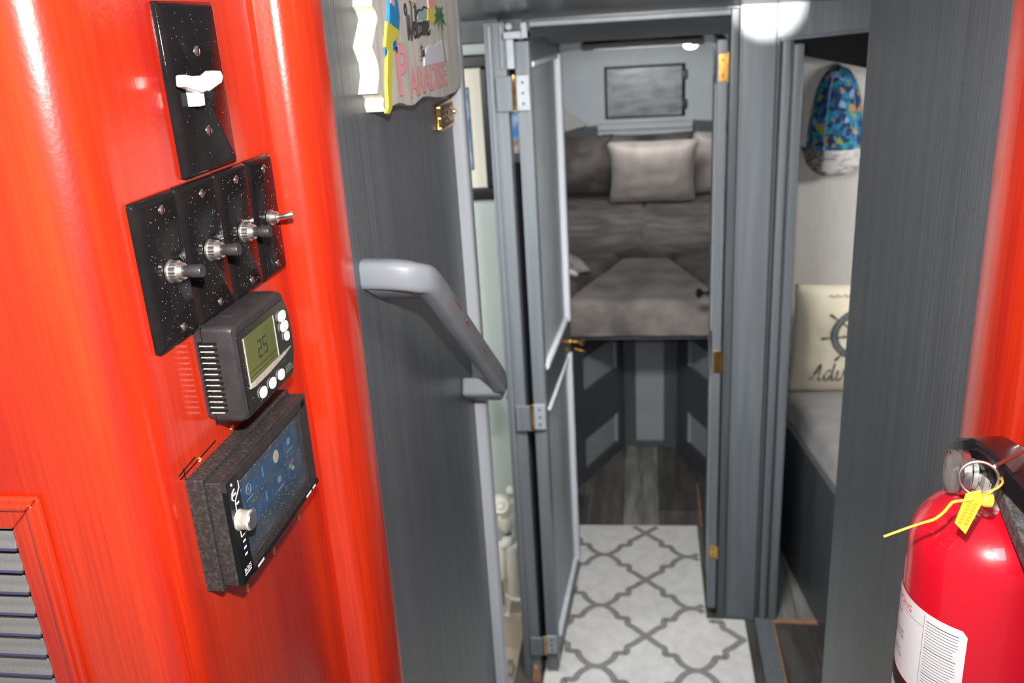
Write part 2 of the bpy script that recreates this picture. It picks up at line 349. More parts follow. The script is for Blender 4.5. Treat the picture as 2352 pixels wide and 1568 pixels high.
# pilot holes and chipped varnish round the stereo cut-out
for (y, z, a, b_) in [(0.536, 1.4591, 0.0026, 0.0032), (0.5875, 1.458, 0.0027, 0.0030), (0.642, 1.4572, 0.0028, 0.0028), (0.5828, 1.5820, 0.0045, 0.0018), (0.5560, 1.5835, 0.003, 0.0016),
                      (0.6200, 1.580, 0.003, 0.0014), (0.5050, 1.5835, 0.002, 0.0015)]:
    obj('screw_hole', ell(B(), (y, z), (a, b_), fL, -0.0002, 0.0005, 12), M['rawwood'], wl)
for pts in ([(0.484, 1.588), (0.484, 1.575)], [(0.478, 1.583), (0.53, 1.5855)], [(0.477, 1.586), (0.50, 1.588)], [(0.501, 1.4925), (0.494, 1.4865)]):
    obj('cutting_mark', tube(B(), [fL(u, v, 0.0001) for u, v in pts], 0.0005, 6), M['gap'], wl)
# --- red mahogany wall on the right, mirrored post
PR = [(0.260, 0.722), (0.260, 0.721)]
for i in range(12, -1, -1):
    a = radians(90*i/12); PR.append((0.290-0.030*sin(a), 0.720-0.060*cos(a)))
PR += [(0.293, 0.658), (0.299, 0.656), (0.302, 0.650), (0.302, 0.30), (0.302, 0.05)]
bm = profile_wall(B(), PR, 0.0, 2.25, [(0.36, 0.05), (0.36, 0.722)])
wr = obj('wall_right', bm, M['mahog'], smooth=True, kind='structure', ang=30)
wr['label'] = 'glossy red mahogany bulkhead behind the fire extinguisher'
# --- grey partitions either side of the stairs
bm = box(B(), -0.285, -0.26, 0.748, 1.224, 0.0, 2.25)
wlf = obj('wall_left_forward', bm, M['greypanel'], kind='structure', bevel=0.0015)
wlf['label'] = 'dark grey painted partition carrying the handrail and the paradise sign'
bm = box(B(), 0.26, 0.285, 0.722, 1.155, 0.0, 2.25)
wrf = obj('wall_right_forward', bm, M['greypanel'], kind='structure', bevel=0.0015)
wrf['label'] = 'dark grey painted partition left of the fire extinguisher'
# casing on the end of the left partition
bm = B(); box(bm, -0.287, -0.243, 1.224, 1.252, 0.0, 1.90)
t1 = obj('trim_1', bm, M['casing'], kind='structure', bevel=0.006, label='rounded grey casing on the end of the left partition')
# --- floor: planks laid fore and aft
fl_ = obj('floor', box(B(), -0.40, 1.25, 1.2, 5.0, -0.060, -0.006), M['plank2'], kind='structure', label='dark subfloor under the planks')
def plank_piece(x0, x1, y0, y1, m, z=0.0, name='plank'):
    return obj(name, box(B(), x0+0.0012, x1-0.0012, y0+0.001, y1-0.001, -0.008, z), M[m], fl_, bevel=0.001, seg=1)
for x0, x1, segs in [(-0.39, -0.239, [(1.25, 3.25, 'plank2'), (3.25, 4.1, 'plank0')]), (-0.239, -0.098, [(1.25, 2.6, 'plank1'), (2.6, 4.1, 'plank0')]),
                     (-0.098, 0.043, [(1.25, 2.2, 'plank0'), (2.2, 4.1, 'plank1')]), (0.043, 0.203, [(1.25, 3.13, 'plank0'), (3.13, 4.1, 'plank2')]),
                     (0.203, 0.330, [(1.25, 3.0, 'plank2'), (3.0, 4.1, 'plank2')])]:
    for y0, y1, m in segs: plank_piece(x0, x1, y0, y1, m)
for x0, x1, m in [(0.392, 0.50, 'plank2'), (0.50, 0.64, 'plank2'), (0.64, 0.78, 'plank0')]: plank_piece(x0, x1, 1.25, 2.455, m)
for x0, x1, m in [(0.330, 0.47, 'plank1'), (0.47, 0.62, 'plank1'), (0.62, 0.78, 'plank0')]: plank_piece(x0, x1, 2.475, 3.10, m)
obj('threshold_strip', box(B(), 0.335, 0.80, 2.455, 2.475, -0.006, 0.003), M['rawedge'], fl_, bevel=0.002)
obj('floor_trim', box(B(), 0.198, 0.205, 3.02, 3.35, -0.006, 0.002), M['rawedge'], fl_, bevel=0.001)
# grey painted curb beside the rug
cb = obj('trim_4', box(B(), 0.334, 0.388, 1.20, 2.455, -0.006, 0.012), M['grey'], kind='structure', bevel=0.003, label='grey painted strip along the rug edge')
obj('worn_edge', box(B(), 0.388, 0.3925, 1.20, 2.455, -0.006, 0.011), M['rawedge'], cb)

# --- ceiling over the lower deck (slopes down going forward)
bm = B()
NX, NY = 14, 10
vs = {}
for i in range(NX+1):
    for j in range(NY+1):
        x = -1.2+2.5*i/NX; y = 1.32+(2.56-1.32)*j/NY
        z = 1.905-0.050*(y-1.32)/1.14 - 0.010*x*x
        vs[i, j] = bm.verts.new((x, y, z)), bm.verts.new((x, y, z+0.05))
for i in range(NX):
    for j in range(NY):
        for k in (0, 1):
            bm.faces.new([vs[p][k] for p in ((i, j), (i+1, j), (i+1, j+1), (i, j+1))])
for i in range(NX):
    for j in (0, NY): bm.faces.new((vs[i, j][0], vs[i+1, j][0], vs[i+1, j][1], vs[i, j][1]))
for j in range(NY):
    for i in (0, NX): bm.faces.new((vs[i, j][0], vs[i, j+1][0], vs[i, j+1][1], vs[i, j][1]))
obj('ceiling', bm, M['ceil'], smooth=True, kind='structure', label='dark grey gloss ceiling over the lower passage')

# --- compartment wall forward: left piece, centre opening, right pieces
Y0 = 2.46
wf = obj('wall_front', box(B(), -1.20, -0.385, Y0, Y0+0.03, -0.12, 1.86), M['headwall'], kind='structure', label='pale wall of the toilet compartment behind the framed picture')
obj('wall_front_centre', box(B(), -0.385, -0.315, Y0-0.004, Y0+0.03, -0.12, 1.86), M['char'], kind='structure', label='charcoal strip of wall beside the berth doorway')
obj('wall_head_side', box(B(), -1.23, -1.20, 1.20, Y0+0.03, -0.12, 1.9), M['headwall'], kind='structure', label='pale outer wall of the toilet compartment')
obj('wall_head_aft', box(B(), -1.23, -0.29, 1.20, 1.23, -0.12, 1.9), M['headwall'], kind='structure', label='pale aft wall of the toilet compartment')
obj('trim_5', box(B(), -1.20, -0.372, 2.40, Y0, 1.800, 1.86), M['char'], kind='structure', bevel=0.004, label='charcoal beam above the framed picture')
# head compartment floor pan: beige face with pale rim, lower sole
hp = obj('floor_head', box(B(), -1.20, -0.385, 1.23, Y0, -0.12, -0.085), M['beige'], kind='structure', label='beige moulded floor of the toilet compartment')
obj('floor_rim', box(B(), -1.20, -0.385, 2.385, Y0, -0.085, 0.045), M['beige'], hp, bevel=0.006)
obj('upstand', box(B(), -1.20, -0.386, 2.43, Y0, 0.045, 0.16), M['beige'], hp, bevel=0.004)

# head door frame post (Y 2.16) and the bright bracket above it
jp = obj('trim_6', box(B(), -0.368, -0.319, 2.150, 2.200, 0.0, 1.850), M['grey'], kind='structure', bevel=0.003, label='grey hinge post of the open panelled door')
obj('bead', box(B(), -0.360, -0.350, 2.143, 2.151, 0.0, 1.845), M['grey'], jp, bevel=0.003)
obj('bead', box(B(), -0.332, -0.323, 2.143, 2.151, 1.745, 1.845), M['grey'], jp, bevel=0.003)
obj('bracket', box(B(), -0.318, -0.262, 2.120, 2.175, 1.812, 1.828), M['rail'], jp, bevel=0.002)
obj('bracket_plate', box(B(), -0.318, -0.300, 2.150, 2.175, 1.745, 1.812), M['rail'], jp, bevel=0.002)
obj('bracket_stop', box(B(), -0.276, -0.262, 2.112, 2.170, 1.812, 1.846), M['rail'], jp, bevel=0.002)
obj('screw_cap', lathe(B(), [(0.0, 0), (0.008, 0.001), (0.008, 0.005), (0.004, 0.008), (0, 0.0085)], axis_m((-0.308, 2.15, 1.838), (0, -1, 0.2)), 14, cap=False), M['rail'], jp, smooth=True)
obj('gap_dark_strip', box(B(), -0.330, -0.296, 2.205, 2.215, 0.02, 1.52), M['gap'], jp)  # black strips added to darken the gap between post and door
obj('gap_dark_strip', box(B(), -0.330, -0.296, 2.205, 2.215, 1.655, 1.82), M['gap'], jp)

# berth doorway: header bead, charcoal header, right jamb, wide post
obj('trim_7', box(B(), -0.315, 0.2165, Y0-0.012, Y0+0.02, 1.833, 1.847), M['rail'], kind='structure', bevel=0.003, label='thin bright bead along the top of the berth doorway')
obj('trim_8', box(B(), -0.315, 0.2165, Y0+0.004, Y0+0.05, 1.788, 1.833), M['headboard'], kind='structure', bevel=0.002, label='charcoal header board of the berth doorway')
obj('trim_9', box(B(), -0.315, 0.2165, Y0+0.02, Y0+0.075, 1.847, 1.87), M['char'], kind='structure', label='charcoal filler above the berth doorway')
obj('trim_10', box(B(), 0.2165, 0.2395, Y0-0.008, Y0+0.05, 0.0, 1.85), M['char'], kind='structure', bevel=0.004, label='narrow charcoal jamb right of the berth doorway')
post = obj('pillar', box(B(), 0.2415, 0.333, Y0, Y0+0.05, 0.0, 1.857), M['grey'], kind='structure', bevel=0.003, label='wide grey painted post between the berth doorway and the side cabin')
obj('bead', box(B(), 0.2415, 0.2475, Y0-0.003, Y0+0.002, 0.0, 1.85), M['grey'], post, bevel=0.0015)
obj('trim_11', box(B(), 0.3335, 0.345, Y0+0.010, Y0+0.05, 0.0, 1.77), M['char'], kind='structure', bevel=0.002, label='dark rebate right of the wide grey post')
obj('trim_12', box(B(), 0.347, 0.369, Y0-0.004, Y0+0.05, 0.0, 1.765), M['grey'], kind='structure', bevel=0.005, label='rounded grey casing of the side cabin doorway')
obj('trim_13', box(B(), 0.369, 0.377, Y0+0.012, Y0+0.05, 0.0, 1.765), M['char'], kind='structure', label='dark groove in the side cabin casing')
obj('trim_14', box(B(), 0.377, 0.402, Y0+0.002, Y0+0.055, 0.0, 1.755), M['grey'], kind='structure', bevel=0.005, label='inner grey casing of the side cabin doorway')
bm = B(); prism(bm, [(0.333, 1.768), (0.95, 1.800), (0.95, 1.87), (0.333, 1.857)], fY(Y0+0.05), 0, 0.048)
hd = obj('beam', bm, M['grey'], kind='structure', bevel=0.003, label='grey header beam over the side cabin doorway')
bm = B(); prism(bm, [(0.340, 1.762), (0.95, 1.792), (0.95, 1.800), (0.340, 1.770)], fY(Y0+0.05), 0, 0.053)
obj('bead', bm, M['greypanel'], hd, bevel=0.002)

# side cabin shell
obj('wall_side_far', box(B(), 0.30, 1.45, 3.10, 3.13, -0.05, 2.0), M['linen'], kind='structure', label='pale linen covered wall of the side cabin')
obj('wall_side_outer', box(B(), 1.42, 1.45, 1.155, 3.10, -0.05, 2.0), M['linen'], kind='structure', label='outer wall of the side cabin')
obj('wall_side_partition', box(B(), 0.335, 0.355, Y0+0.06, 3.10, -0.05, 2.0), M['greypanel'], kind='structure', label='partition between berth cabin and side cabin')
obj('wall_side_aft', box(B(), 0.285, 1.45, 1.135, 1.155, -0.05, 2.0), M['greypanel'], kind='structure', label='aft partition of the side cabin')
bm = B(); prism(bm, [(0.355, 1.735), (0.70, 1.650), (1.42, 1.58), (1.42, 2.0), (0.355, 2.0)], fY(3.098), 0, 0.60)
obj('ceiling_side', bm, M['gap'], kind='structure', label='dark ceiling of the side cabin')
obj('ceiling_side_aft', box(B(), 0.80, 1.42, 1.16, 2.50, 1.86, 1.90), M['char'], kind='structure', label='dark ceiling over the side passage')

# --- forward berth cabin shell
obj('wall_bow', box(B(), -0.75, 0.75, 5.30, 5.33, 0.0, 1.80), M['bow'], kind='structure', label='pale grey wall at the bow with the small locker door')
def slab(name, P, z0, z1, m, label):
    bm = B(); a = [bm.verts.new((x, y, z0)) for x, y in P]; b = [bm.verts.new((x, y, z1)) for x, y in P]; n = len(P)
    for i in range(n): bm.faces.new((a[i], a[(i+1) % n], b[(i+1) % n], b[i]))
    bm.faces.new(a[::-1]); bm.faces.new(b)
    return obj(name, bm, M[m], kind='structure', label=label)
slab('wall_berth_left', [(-0.95, 2.49), (-0.60, 5.30), (-0.64, 5.30), (-0.99, 2.49)], 0, 1.86, 'bow', 'pale grey left side of the berth cabin')
slab('wall_berth_right', [(0.95, 3.14), (0.62, 5.30), (0.66, 5.30), (0.99, 3.14)], 0, 1.86, 'bow', 'pale grey right side of the berth cabin')
bm = B()
NX, NY = 16, 12; vs = {}
for i in range(NX+1):
    for j in range(NY+1):
        u = -1+2*i/NX; y = 2.50+(5.32-2.50)*j/NY; hw = 0.97-0.32*(y-2.5)/2.8
        z = 1.815-0.125*(y-2.5)/2.8 - 0.05*abs(u)**2.4
        vs[i, j] = bm.verts.new((u*hw, y, z)), bm.verts.new((u*hw, y, z+0.04))
for i in range(NX):
    for j in range(NY):
        for k in (0, 1): bm.faces.new([vs[p][k] for p in ((i, j), (i+1, j), (i+1, j+1), (i, j+1))])
for i in range(NX):
    for j in (0, NY): bm.faces.new((vs[i, j][0], vs[i+1, j][0], vs[i+1, j][1], vs[i, j][1]))
for j in range(NY):
    for i in (0, NX): bm.faces.new((vs[i, j][0], vs[i, j+1][0], vs[i, j+1][1], vs[i, j][1]))
obj('ceiling_berth', bm, M['ceil'], smooth=True, kind='structure', label='charcoal gloss ceiling of the berth cabin')
# glossy trim ring of the deck hatch in the ceiling
hr = root('deck_hatch', (0.0, 4.1, 1.735), 'glossy framed deck hatch in the berth cabin ceiling', 'hatch')
bm = B(); box(bm, -0.26, 0.24, 3.85, 3.90, 1.722, 1.745); box(bm, -0.26, 0.24, 4.25, 4.30, 1.708, 1.735)
box(bm, -0.26, -0.21, 3.90, 4.25, 1.715, 1.745); box(bm, 0.19, 0.24, 3.90, 4.25, 1.715, 1.745)
obj('frame', bm, M['white'], hr, bevel=0.004)  # white colour stands in for the bright reflection on the glossy frame
obj('lid', box(B(), -0.21, 0.19, 3.90, 4.25, 1.728, 1.742), M['char'], hr, bevel=0.002)

# bow shelves: notched pale ledge and charcoal side shelves
obj('trim_15', box(B(), -0.272, 0.266, 5.235, 5.30, 1.195, 1.225), M['bow'], kind='structure', bevel=0.003, label='pale ledge under the bow locker door')
obj('trim_16', box(B(), -0.272, 0.266, 5.25, 5.30, 1.228, 1.262), M['bow'], kind='structure', bevel=0.004, label='second pale moulding above the bow ledge')
bm = B(); prism(bm, [(-0.62, 1.10), (-0.275, 1.17), (-0.275, 1.255), (-0.40, 1.245), (-0.62, 1.20)], fY(5.30), 0, 0.10)
obj('trim_17', bm, M['char'], kind='structure', bevel=0.003, label='charcoal side shelf left of the bow ledge')
bm = B(); prism(bm, [(0.27, 1.15), (0.62, 1.11), (0.62, 1.23), (0.27, 1.265)], fY(5.30), 0, 0.10)
obj('trim_18', bm, M['char'], kind='structure', bevel=0.003, label='charcoal side shelf right of the bow ledge')
bm = B(); prism(bm, [(-0.60, 1.20), (-0.33, 1.262), (-0.42, 1.32), (-0.60, 1.45)], fY(5.298), 0, 0.03)
obj('trim_19', bm, M['lightcloth'], kind='structure', label='pale triangular gusset at the left of the bow wall')
# locker door
lk = root('locker_door', (0.0, 5.30, 1.29), 'small grey painted locker door with two black hinges on the bow wall', 'locker door')
obj('recess', box(B(), -0.226, 0.224, 5.288, 5.299, 1.288, 1.575), M['gap'], lk)
obj('door_leaf', box(B(), -0.215, 0.208, 5.276, 5.292, 1.297, 1.565), mat('streaky_grey_gloss_locker', (0.13, 0.135, 0.14), (0.30, 0.305, 0.31), rough=0.3, scale=(9, 9, 30), bump=0.4, bump_scale=(20, 20, 60), detail=7), lk, bevel=0.004)
for z in (1.355, 1.515):
    obj('hinge', box(B(), 0.205, 0.236, 5.270, 5.290, z-0.026, z+0.026), M['frame'], lk, bevel=0.007, seg=3)

# ================================================================== BERTH
# V-shaped leg well under the berth: centre panel and two angled sides with inset panels
bb = root('berth_platform', (0.0, 3.70, 0.0), 'charcoal V-shaped berth front with pale inset panels', 'berth')
obj('stile', box(B(), -0.124, -0.050, 3.695, 3.715, 0.0, 0.70), M['char'], bb, bevel=0.003)
obj('stile', box(B(), 0.073, 0.143, 3.675, 3.700, 0.0, 0.70), M['char'], bb, bevel=0.003)
obj('centre_panel', box(B(), -0.052, 0.075, 3.702, 3.715, 0.027, 0.70), M['lightpanel'], bb)
obj('kick_board', box(B(), -0.052, 0.075, 3.690, 3.712, 0.0, 0.027), M['char'], bb, bevel=0.002)
def vside(A, Bp, ins, sgn):
    A = Vector((*A, 0)); Bp = Vector((*Bp, 0)); d = (Bp-A).normalized(); n = Vector((d.y, -d.x, 0))
    if n.x*sgn < 0: n = -n      # pointing away from the passage
    L = 0.62
    f = lambda s, z, h: A + d*s + Vector((0, 0, z)) - n*h
    s0, s1, zs = ins
    for (a, b_, c, e) in [(0, s0, 0, 0.70), (s1, L, 0, 0.70), (s0, s1, 0, zs[0][0]), (s0, s1, zs[0][1], zs[1][0]), (s0, s1, zs[1][1], 0.70)]:
        obj('side_panel', prism(B(), [(a, c), (b_, c), (b_, e), (a, e)], f, -0.02, 0.0), M['char'], bb)
    for za, zb in zs:
        ip = obj('inset_panel', prism(B(), [(s0, za), (s1, za), (s1, zb), (s0, zb)], f, -0.022, -0.012), M['lightpanel'], bb)
        obj('moulding', prism(B(), [(s0, za), (s0+0.012, za), (s0+0.012, zb), (s0, zb)], f, -0.012, -0.002), M['lightpanel'], ip)
vside((-0.093, 3.71), (-0.30, 3.263), (0.080, 0.385, [(0.055, 0.198), (0.408, 0.555)]), -1)
vside((0.121, 3.69), (0.254, 3.365), (0.125, 0.40, [(0.085, 0.232), (0.440, 0.565)]), 1)
bm = B()
for x0, x1, y0, y1 in [(-0.88, -0.30, 3.18, 5.26), (0.27, 0.88, 3.18, 5.26), (-0.30, 0.27, 3.72, 5.26)]:
    pass
P = [(-0.86, 3.185), (0.86, 3.185), (0.56, 5.27), (-0.57, 5.27)]
a = [bm.verts.new((x, y, 0.70)) for x, y in P]; b_ = [bm.verts.new((x, y, 0.722)) for x, y in P]
for i in range(4): bm.faces.new((a[i], a[(i+1) % 4], b_[(i+1) % 4], b_[i]))
bm.faces.new(a[::-1]); bm.faces.new(b_)
obj('berth_board', bm, M['char'], bb)

def soft_block(bm, P, z0, z1, r, nz_amp, n=26, seed=0, edge=None):
    """cushion on quadrilateral footprint P (4 corners), rounded edge r, wrinkled top"""
    P = [Vector((*p, 0)) for p in P]
    if edge is None:
        def pt(u, v): return (P[0]*(1-u)+P[1]*u)*(1-v)+(P[3]*(1-u)+P[2]*u)*v
    else:
        def pt(u, v):
            y = P[0].y+(P[3].y-P[0].y)*v; xa, xb = edge(y); return Vector((xa*(1-u)+xb*u, y, 0))
    W = (P[1]-P[0]).length; D = (P[3]-P[0]).length
    grid = []
    us = sorted(set([0, r*0.3/W, r*0.7/W, r/W] + [i/n for i in range(1, n)] + [1-r/W, 1-0.7*r/W, 1-r*0.3/W, 1]))
    vs_ = sorted(set([0, r*0.3/D, r*0.7/D, r/D] + [i/n for i in range(1, n)] + [1-r/D, 1-0.7*r/D, 1-r*0.3/D, 1]))
    rows = []
    for v in vs_:
        row = []
        for u in us:
            p = pt(u, v)
            e = min(u*W, (1-u)*W, r), min(v*D, (1-v)*D, r)
            drop = 0
            for q in e:
                t = 1-q/r; drop = max(drop, r*(1-sqrt(max(0, 1-t*t))))
            nn = noise.noise(Vector((p.x*4+seed, p.y*3, 0.3)))*nz_amp + noise.noise(Vector((p.x*14, p.y*9+seed, 1.3)))*nz_amp*0.35
            row.append(bm.verts.new((p.x, p.y, z1-drop+nn*(1 if drop < r*0.9 else 0.3))))
        rows.append(row)
    for j in range(len(rows)-1):
        for i in range(len(us)-1): bm.faces.new((rows[j][i], rows[j][i+1], rows[j+1][i+1], rows[j+1][i]))
    border = rows[0][:] + [rw[-1] for rw in rows[1:]] + rows[-1][-2::-1] + [rw[0] for rw in rows[-2:0:-1]]
    prev = border
    for zz in (0.75, 0.5, 0.25, 0.0):
        cur = []
        for k, v in enumerate(border):
            z = z0 + (v.co.z-z0)*zz
            bul = 0.004*sin(pi*zz) + noise.noise(Vector((v.co.x*9, v.co.y*9, zz*4+seed)))*0.004
            c = sum((q for q in P), Vector())/4; d = (Vector((v.co.x, v.co.y, 0))-c).normalized()*bul
            cur.append(bm.verts.new((v.co.x+d.x, v.co.y+d.y, z)))
        m = len(border)
        for k in range(m): bm.faces.new((prev[k], prev[(k+1) % m], cur[(k+1) % m], cur[k]))
        prev = cur
    bm.faces.new(prev[::-1]); return bm
def mattress(name, P, z0, z1, r, label, seed, m='plush', grp=None, amp=0.008, edge=None):
    c = Vector((sum(p[0] for p in P)/4, sum(p[1] for p in P)/4, z0))
    o = obj(name, soft_block(B(), P, z0, z1, r, amp, seed=seed, edge=edge), M[m], smooth=True, origin=c, ang=60)
    return tagp(o, label, 'mattress', grp)
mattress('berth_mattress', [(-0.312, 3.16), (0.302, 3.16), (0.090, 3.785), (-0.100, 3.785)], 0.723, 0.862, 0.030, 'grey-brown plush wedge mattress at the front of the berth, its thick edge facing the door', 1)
def inner(y):   # how far the inner edge of a side mattress stands from the middle
    if y < 3.79: return 0.110+(0.322-0.110)*(3.79-y)/0.63
    if y < 3.86: return 0.006+0.104*(3.86-y)/0.07
    return 0.006
outer = lambda y: 0.845-0.13*(y-3.16)
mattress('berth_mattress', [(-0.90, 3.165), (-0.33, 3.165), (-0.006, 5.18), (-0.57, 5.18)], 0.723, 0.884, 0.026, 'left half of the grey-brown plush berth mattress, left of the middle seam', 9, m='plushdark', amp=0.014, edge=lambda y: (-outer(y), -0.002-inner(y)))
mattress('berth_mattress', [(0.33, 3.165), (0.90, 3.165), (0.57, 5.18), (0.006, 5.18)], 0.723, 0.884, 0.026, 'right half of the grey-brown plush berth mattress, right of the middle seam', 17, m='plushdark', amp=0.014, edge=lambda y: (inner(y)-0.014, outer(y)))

def pillow_surf(W, H, T, pinch=0.06, seed=0, wr=0.006):
    def f(s, t, side):
        x = s*W/2*(1-pinch*(1-t*t)); z = t*H/2*(1-pinch*(1-s*s))
        b = (max(0, 1-abs(s)**3.2)*max(0, 1-abs(t)**3.2))**0.55
        y = side*T/2*b + wr*b*noise.noise(Vector((x*14+seed, z*14, side*3))) + wr*0.5*b*noise.noise(Vector((x*34+seed, z*20, side*3)))
        return Vector((x, y, z))
    return f
def pillow(name, loc, rot, W, H, T, m, label, cat='cushion', grp=None, seed=0, pinch=0.06, n=22):
    f = pillow_surf(W, H, T, pinch, seed)
    bm = B(); g = {}
    for side in (-1, 1):
        for i in range(n+1):
            for j in range(n+1):
                s, t = -1+2*i/n, -1+2*j/n
                if side == 1 and (i in (0, n) or j in (0, n)): g[side, i, j] = g[-1, i, j]; continue
                g[side, i, j] = bm.verts.new(f(s, t, side))
    for side in (-1, 1):
        for i in range(n):
            for j in range(n): bm.faces.new([g[side, a, b] for a, b in ((i, j), (i+1, j), (i+1, j+1), (i, j+1))])
    o = obj(name, bm, M[m], smooth=True, ang=180)
    o.location = loc; o.rotation_euler = rot
    tagp(o, label, cat, grp); return o, f
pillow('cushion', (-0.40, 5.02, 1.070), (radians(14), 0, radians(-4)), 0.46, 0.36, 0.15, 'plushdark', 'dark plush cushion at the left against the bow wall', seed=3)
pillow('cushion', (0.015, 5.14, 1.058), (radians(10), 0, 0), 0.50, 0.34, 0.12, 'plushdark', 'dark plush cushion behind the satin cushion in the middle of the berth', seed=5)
pillow('cushion', (0.445, 4.98, 1.070), (radians(14), 0, radians(5)), 0.40, 0.36, 0.15, 'cushion', 'taupe cushion at the right against the bow wall', seed=8)
pillow('cushion', (0.035, 4.78, 1.062), (radians(27), 0, 0), 0.47, 0.40, 0.15, 'cushion', 'square taupe satin cushion leaning in the middle of the berth', seed=11, pinch=0.09)
o, f_ = pillow('cushion', (-0.345, 3.42, 0.950), (radians(58), 0, radians(-35)), 0.22, 0.17, 0.07, 'lightcloth', 'small pale grey cushion lying on the left of the berth', seed=13)
bm = B(); tube(bm, [Vector((0.055+0.03*cos(a), -0.036, -0.02+0.03*sin(a))) for a in [2*pi*k/14 for k in range(14)]], 0.010, 8, closed=True)
obj('white_trim', bm, M['whitecloth'], o, local=True, smooth=True)

# dome light
dl = root('dome_light', (0.215, 4.5, 1.700), 'small round lit dome light on the berth cabin ceiling', 'ceiling light')
obj('base', lathe(B(), [(0.045, 0), (0.045, 0.012), (0.040, 0.016)], axis_m((0.215, 4.5, 1.7035), (0, 0, 1)), 20), M['rail'], dl, smooth=True)
obj('glass', lathe(B(), [(0.036, 0), (0.034, 0.012), (0.022, 0.024), (0.0, 0.028)], axis_m((0.215, 4.5, 1.7035), (0, 0, -1)), 20, cap=False), M['lampglass'], dl, smooth=True)

# ================================================================== DOORS
# head door, folded open forward, seen at a grazing angle
d1 = bpy.data.objects.new('door_1', None); COL.objects.link(d1); d1.location = (-0.266, 2.16, 0.03); d1.rotation_euler = (0, 0, radians(-3.0)); d1.empty_display_size = 0.05
d1['kind'] = 'structure'; d1['label'] = 'panelled door folded open left of the berth doorway, with a small brass knob'
LF, LZ = 0.515, 1.775          # leaf length and height (local y along the leaf, +x its visible face)
def dbox(name, x0, x1, y0, y1, z0, z1, m, parent=d1, bev=0.002, label=None):
    bm = box(B(), x0, x1, y0, y1, z0, z1)
    if parent is not d1: pass
    return obj(name, bm, M[m], parent, local=True, bevel=bev, label=label)
dbox('hinge_stile', -0.034, 0, 0, 0.036, 0, LZ, 'grey')
dbox('lock_stile', -0.034, 0, 0.470, LF, 0, LZ, 'char')
dbox('bottom_rail', -0.033, -0.0005, 0.036, 0.470, 0, 0.078, 'char', bev=0)
dbox('middle_rail', -0.033, -0.0005, 0.036, 0.470, 0.832, 0.938, 'char', bev=0)
dbox('top_rail', -0.033, -0.0005, 0.036, 0.470, 1.728, LZ, 'char', bev=0)
for z0, z1 in ((0.078, 0.832), (0.938, 1.728)):
    pn = dbox('door_panel', -0.028, -0.008, 0.036, 0.470, z0, z1, 'lightpanel', bev=0)
    # raised rounded moulding around the panel
    for (ya, yb, za, zb) in ((0.440, 0.472, z0, z1), (0.040, 0.440, z0, z0+0.020), (0.040, 0.440, z1-0.014, z1)):
        bm = box(B(), -0.010, 0.011 if ya > 0.4 else 0.006, ya, yb, za, zb)
        o = obj('moulding', bm, M['casing'], pn, local=True, bevel=0.007, seg=3)
kn = obj('knob', lathe(B(), [(0.012, 0), (0.012, 0.004), (0.005, 0.007), (0.005, 0.022), (0.012, 0.028), (0.014, 0.036), (0.010, 0.044), (0.0, 0.046)], axis_m((0.0, 0.497, 0.855), (1, 0, 0)), 18, cap=False), M['brass'], d1, local=True, smooth=True)
obj('latch', lathe(B(), [(0.004, 0), (0.004, 0.03), (0.007, 0.034), (0.0, 0.04)], axis_m((0.012, 0.505, 0.828), (1, -0.2, -0.2)), 12, cap=False), M['brass'], d1, local=True, smooth=True)
# hinges bridging the post and the leaf
for zc, hh in ((1.690, 0.040), (0.855, 0.036), (0.120, 0.030)):
    h = obj('hinge', box(B(), -0.345, -0.3075, 2.1385, 2.150, zc-hh, zc+hh), M['grey'], d1, bevel=0.002)
    obj('hinge_leaf', box(B(), -0.2985, -0.268, 2.1500, 2.1580, zc-hh, zc+hh), M['rail'], h, bevel=0.001)
    obj('hinge_pin', lathe(B(), [(0.0, -hh-0.004), (0.004, -hh-0.002), (0.0038, -hh*0.4), (0.0045, -hh*0.36), (0.0038, hh*0.3), (0.0045, hh*0.34), (0.004, hh+0.002), (0, hh+0.004)], axis_m((-0.303, 2.147, zc), (0, 0, 1)), 12, cap=False), M['brass'], h, smooth=True)
    for k in (-0.6, 0, 0.6):
        obj('screw', lathe(B(), [(0.0035, 0), (0.0035, 0.0012), (0, 0.0015)], axis_m((-0.283, 2.150, zc+k*hh), (0, -1, 0)), 10, cap=False), M['char'], h, smooth=True)
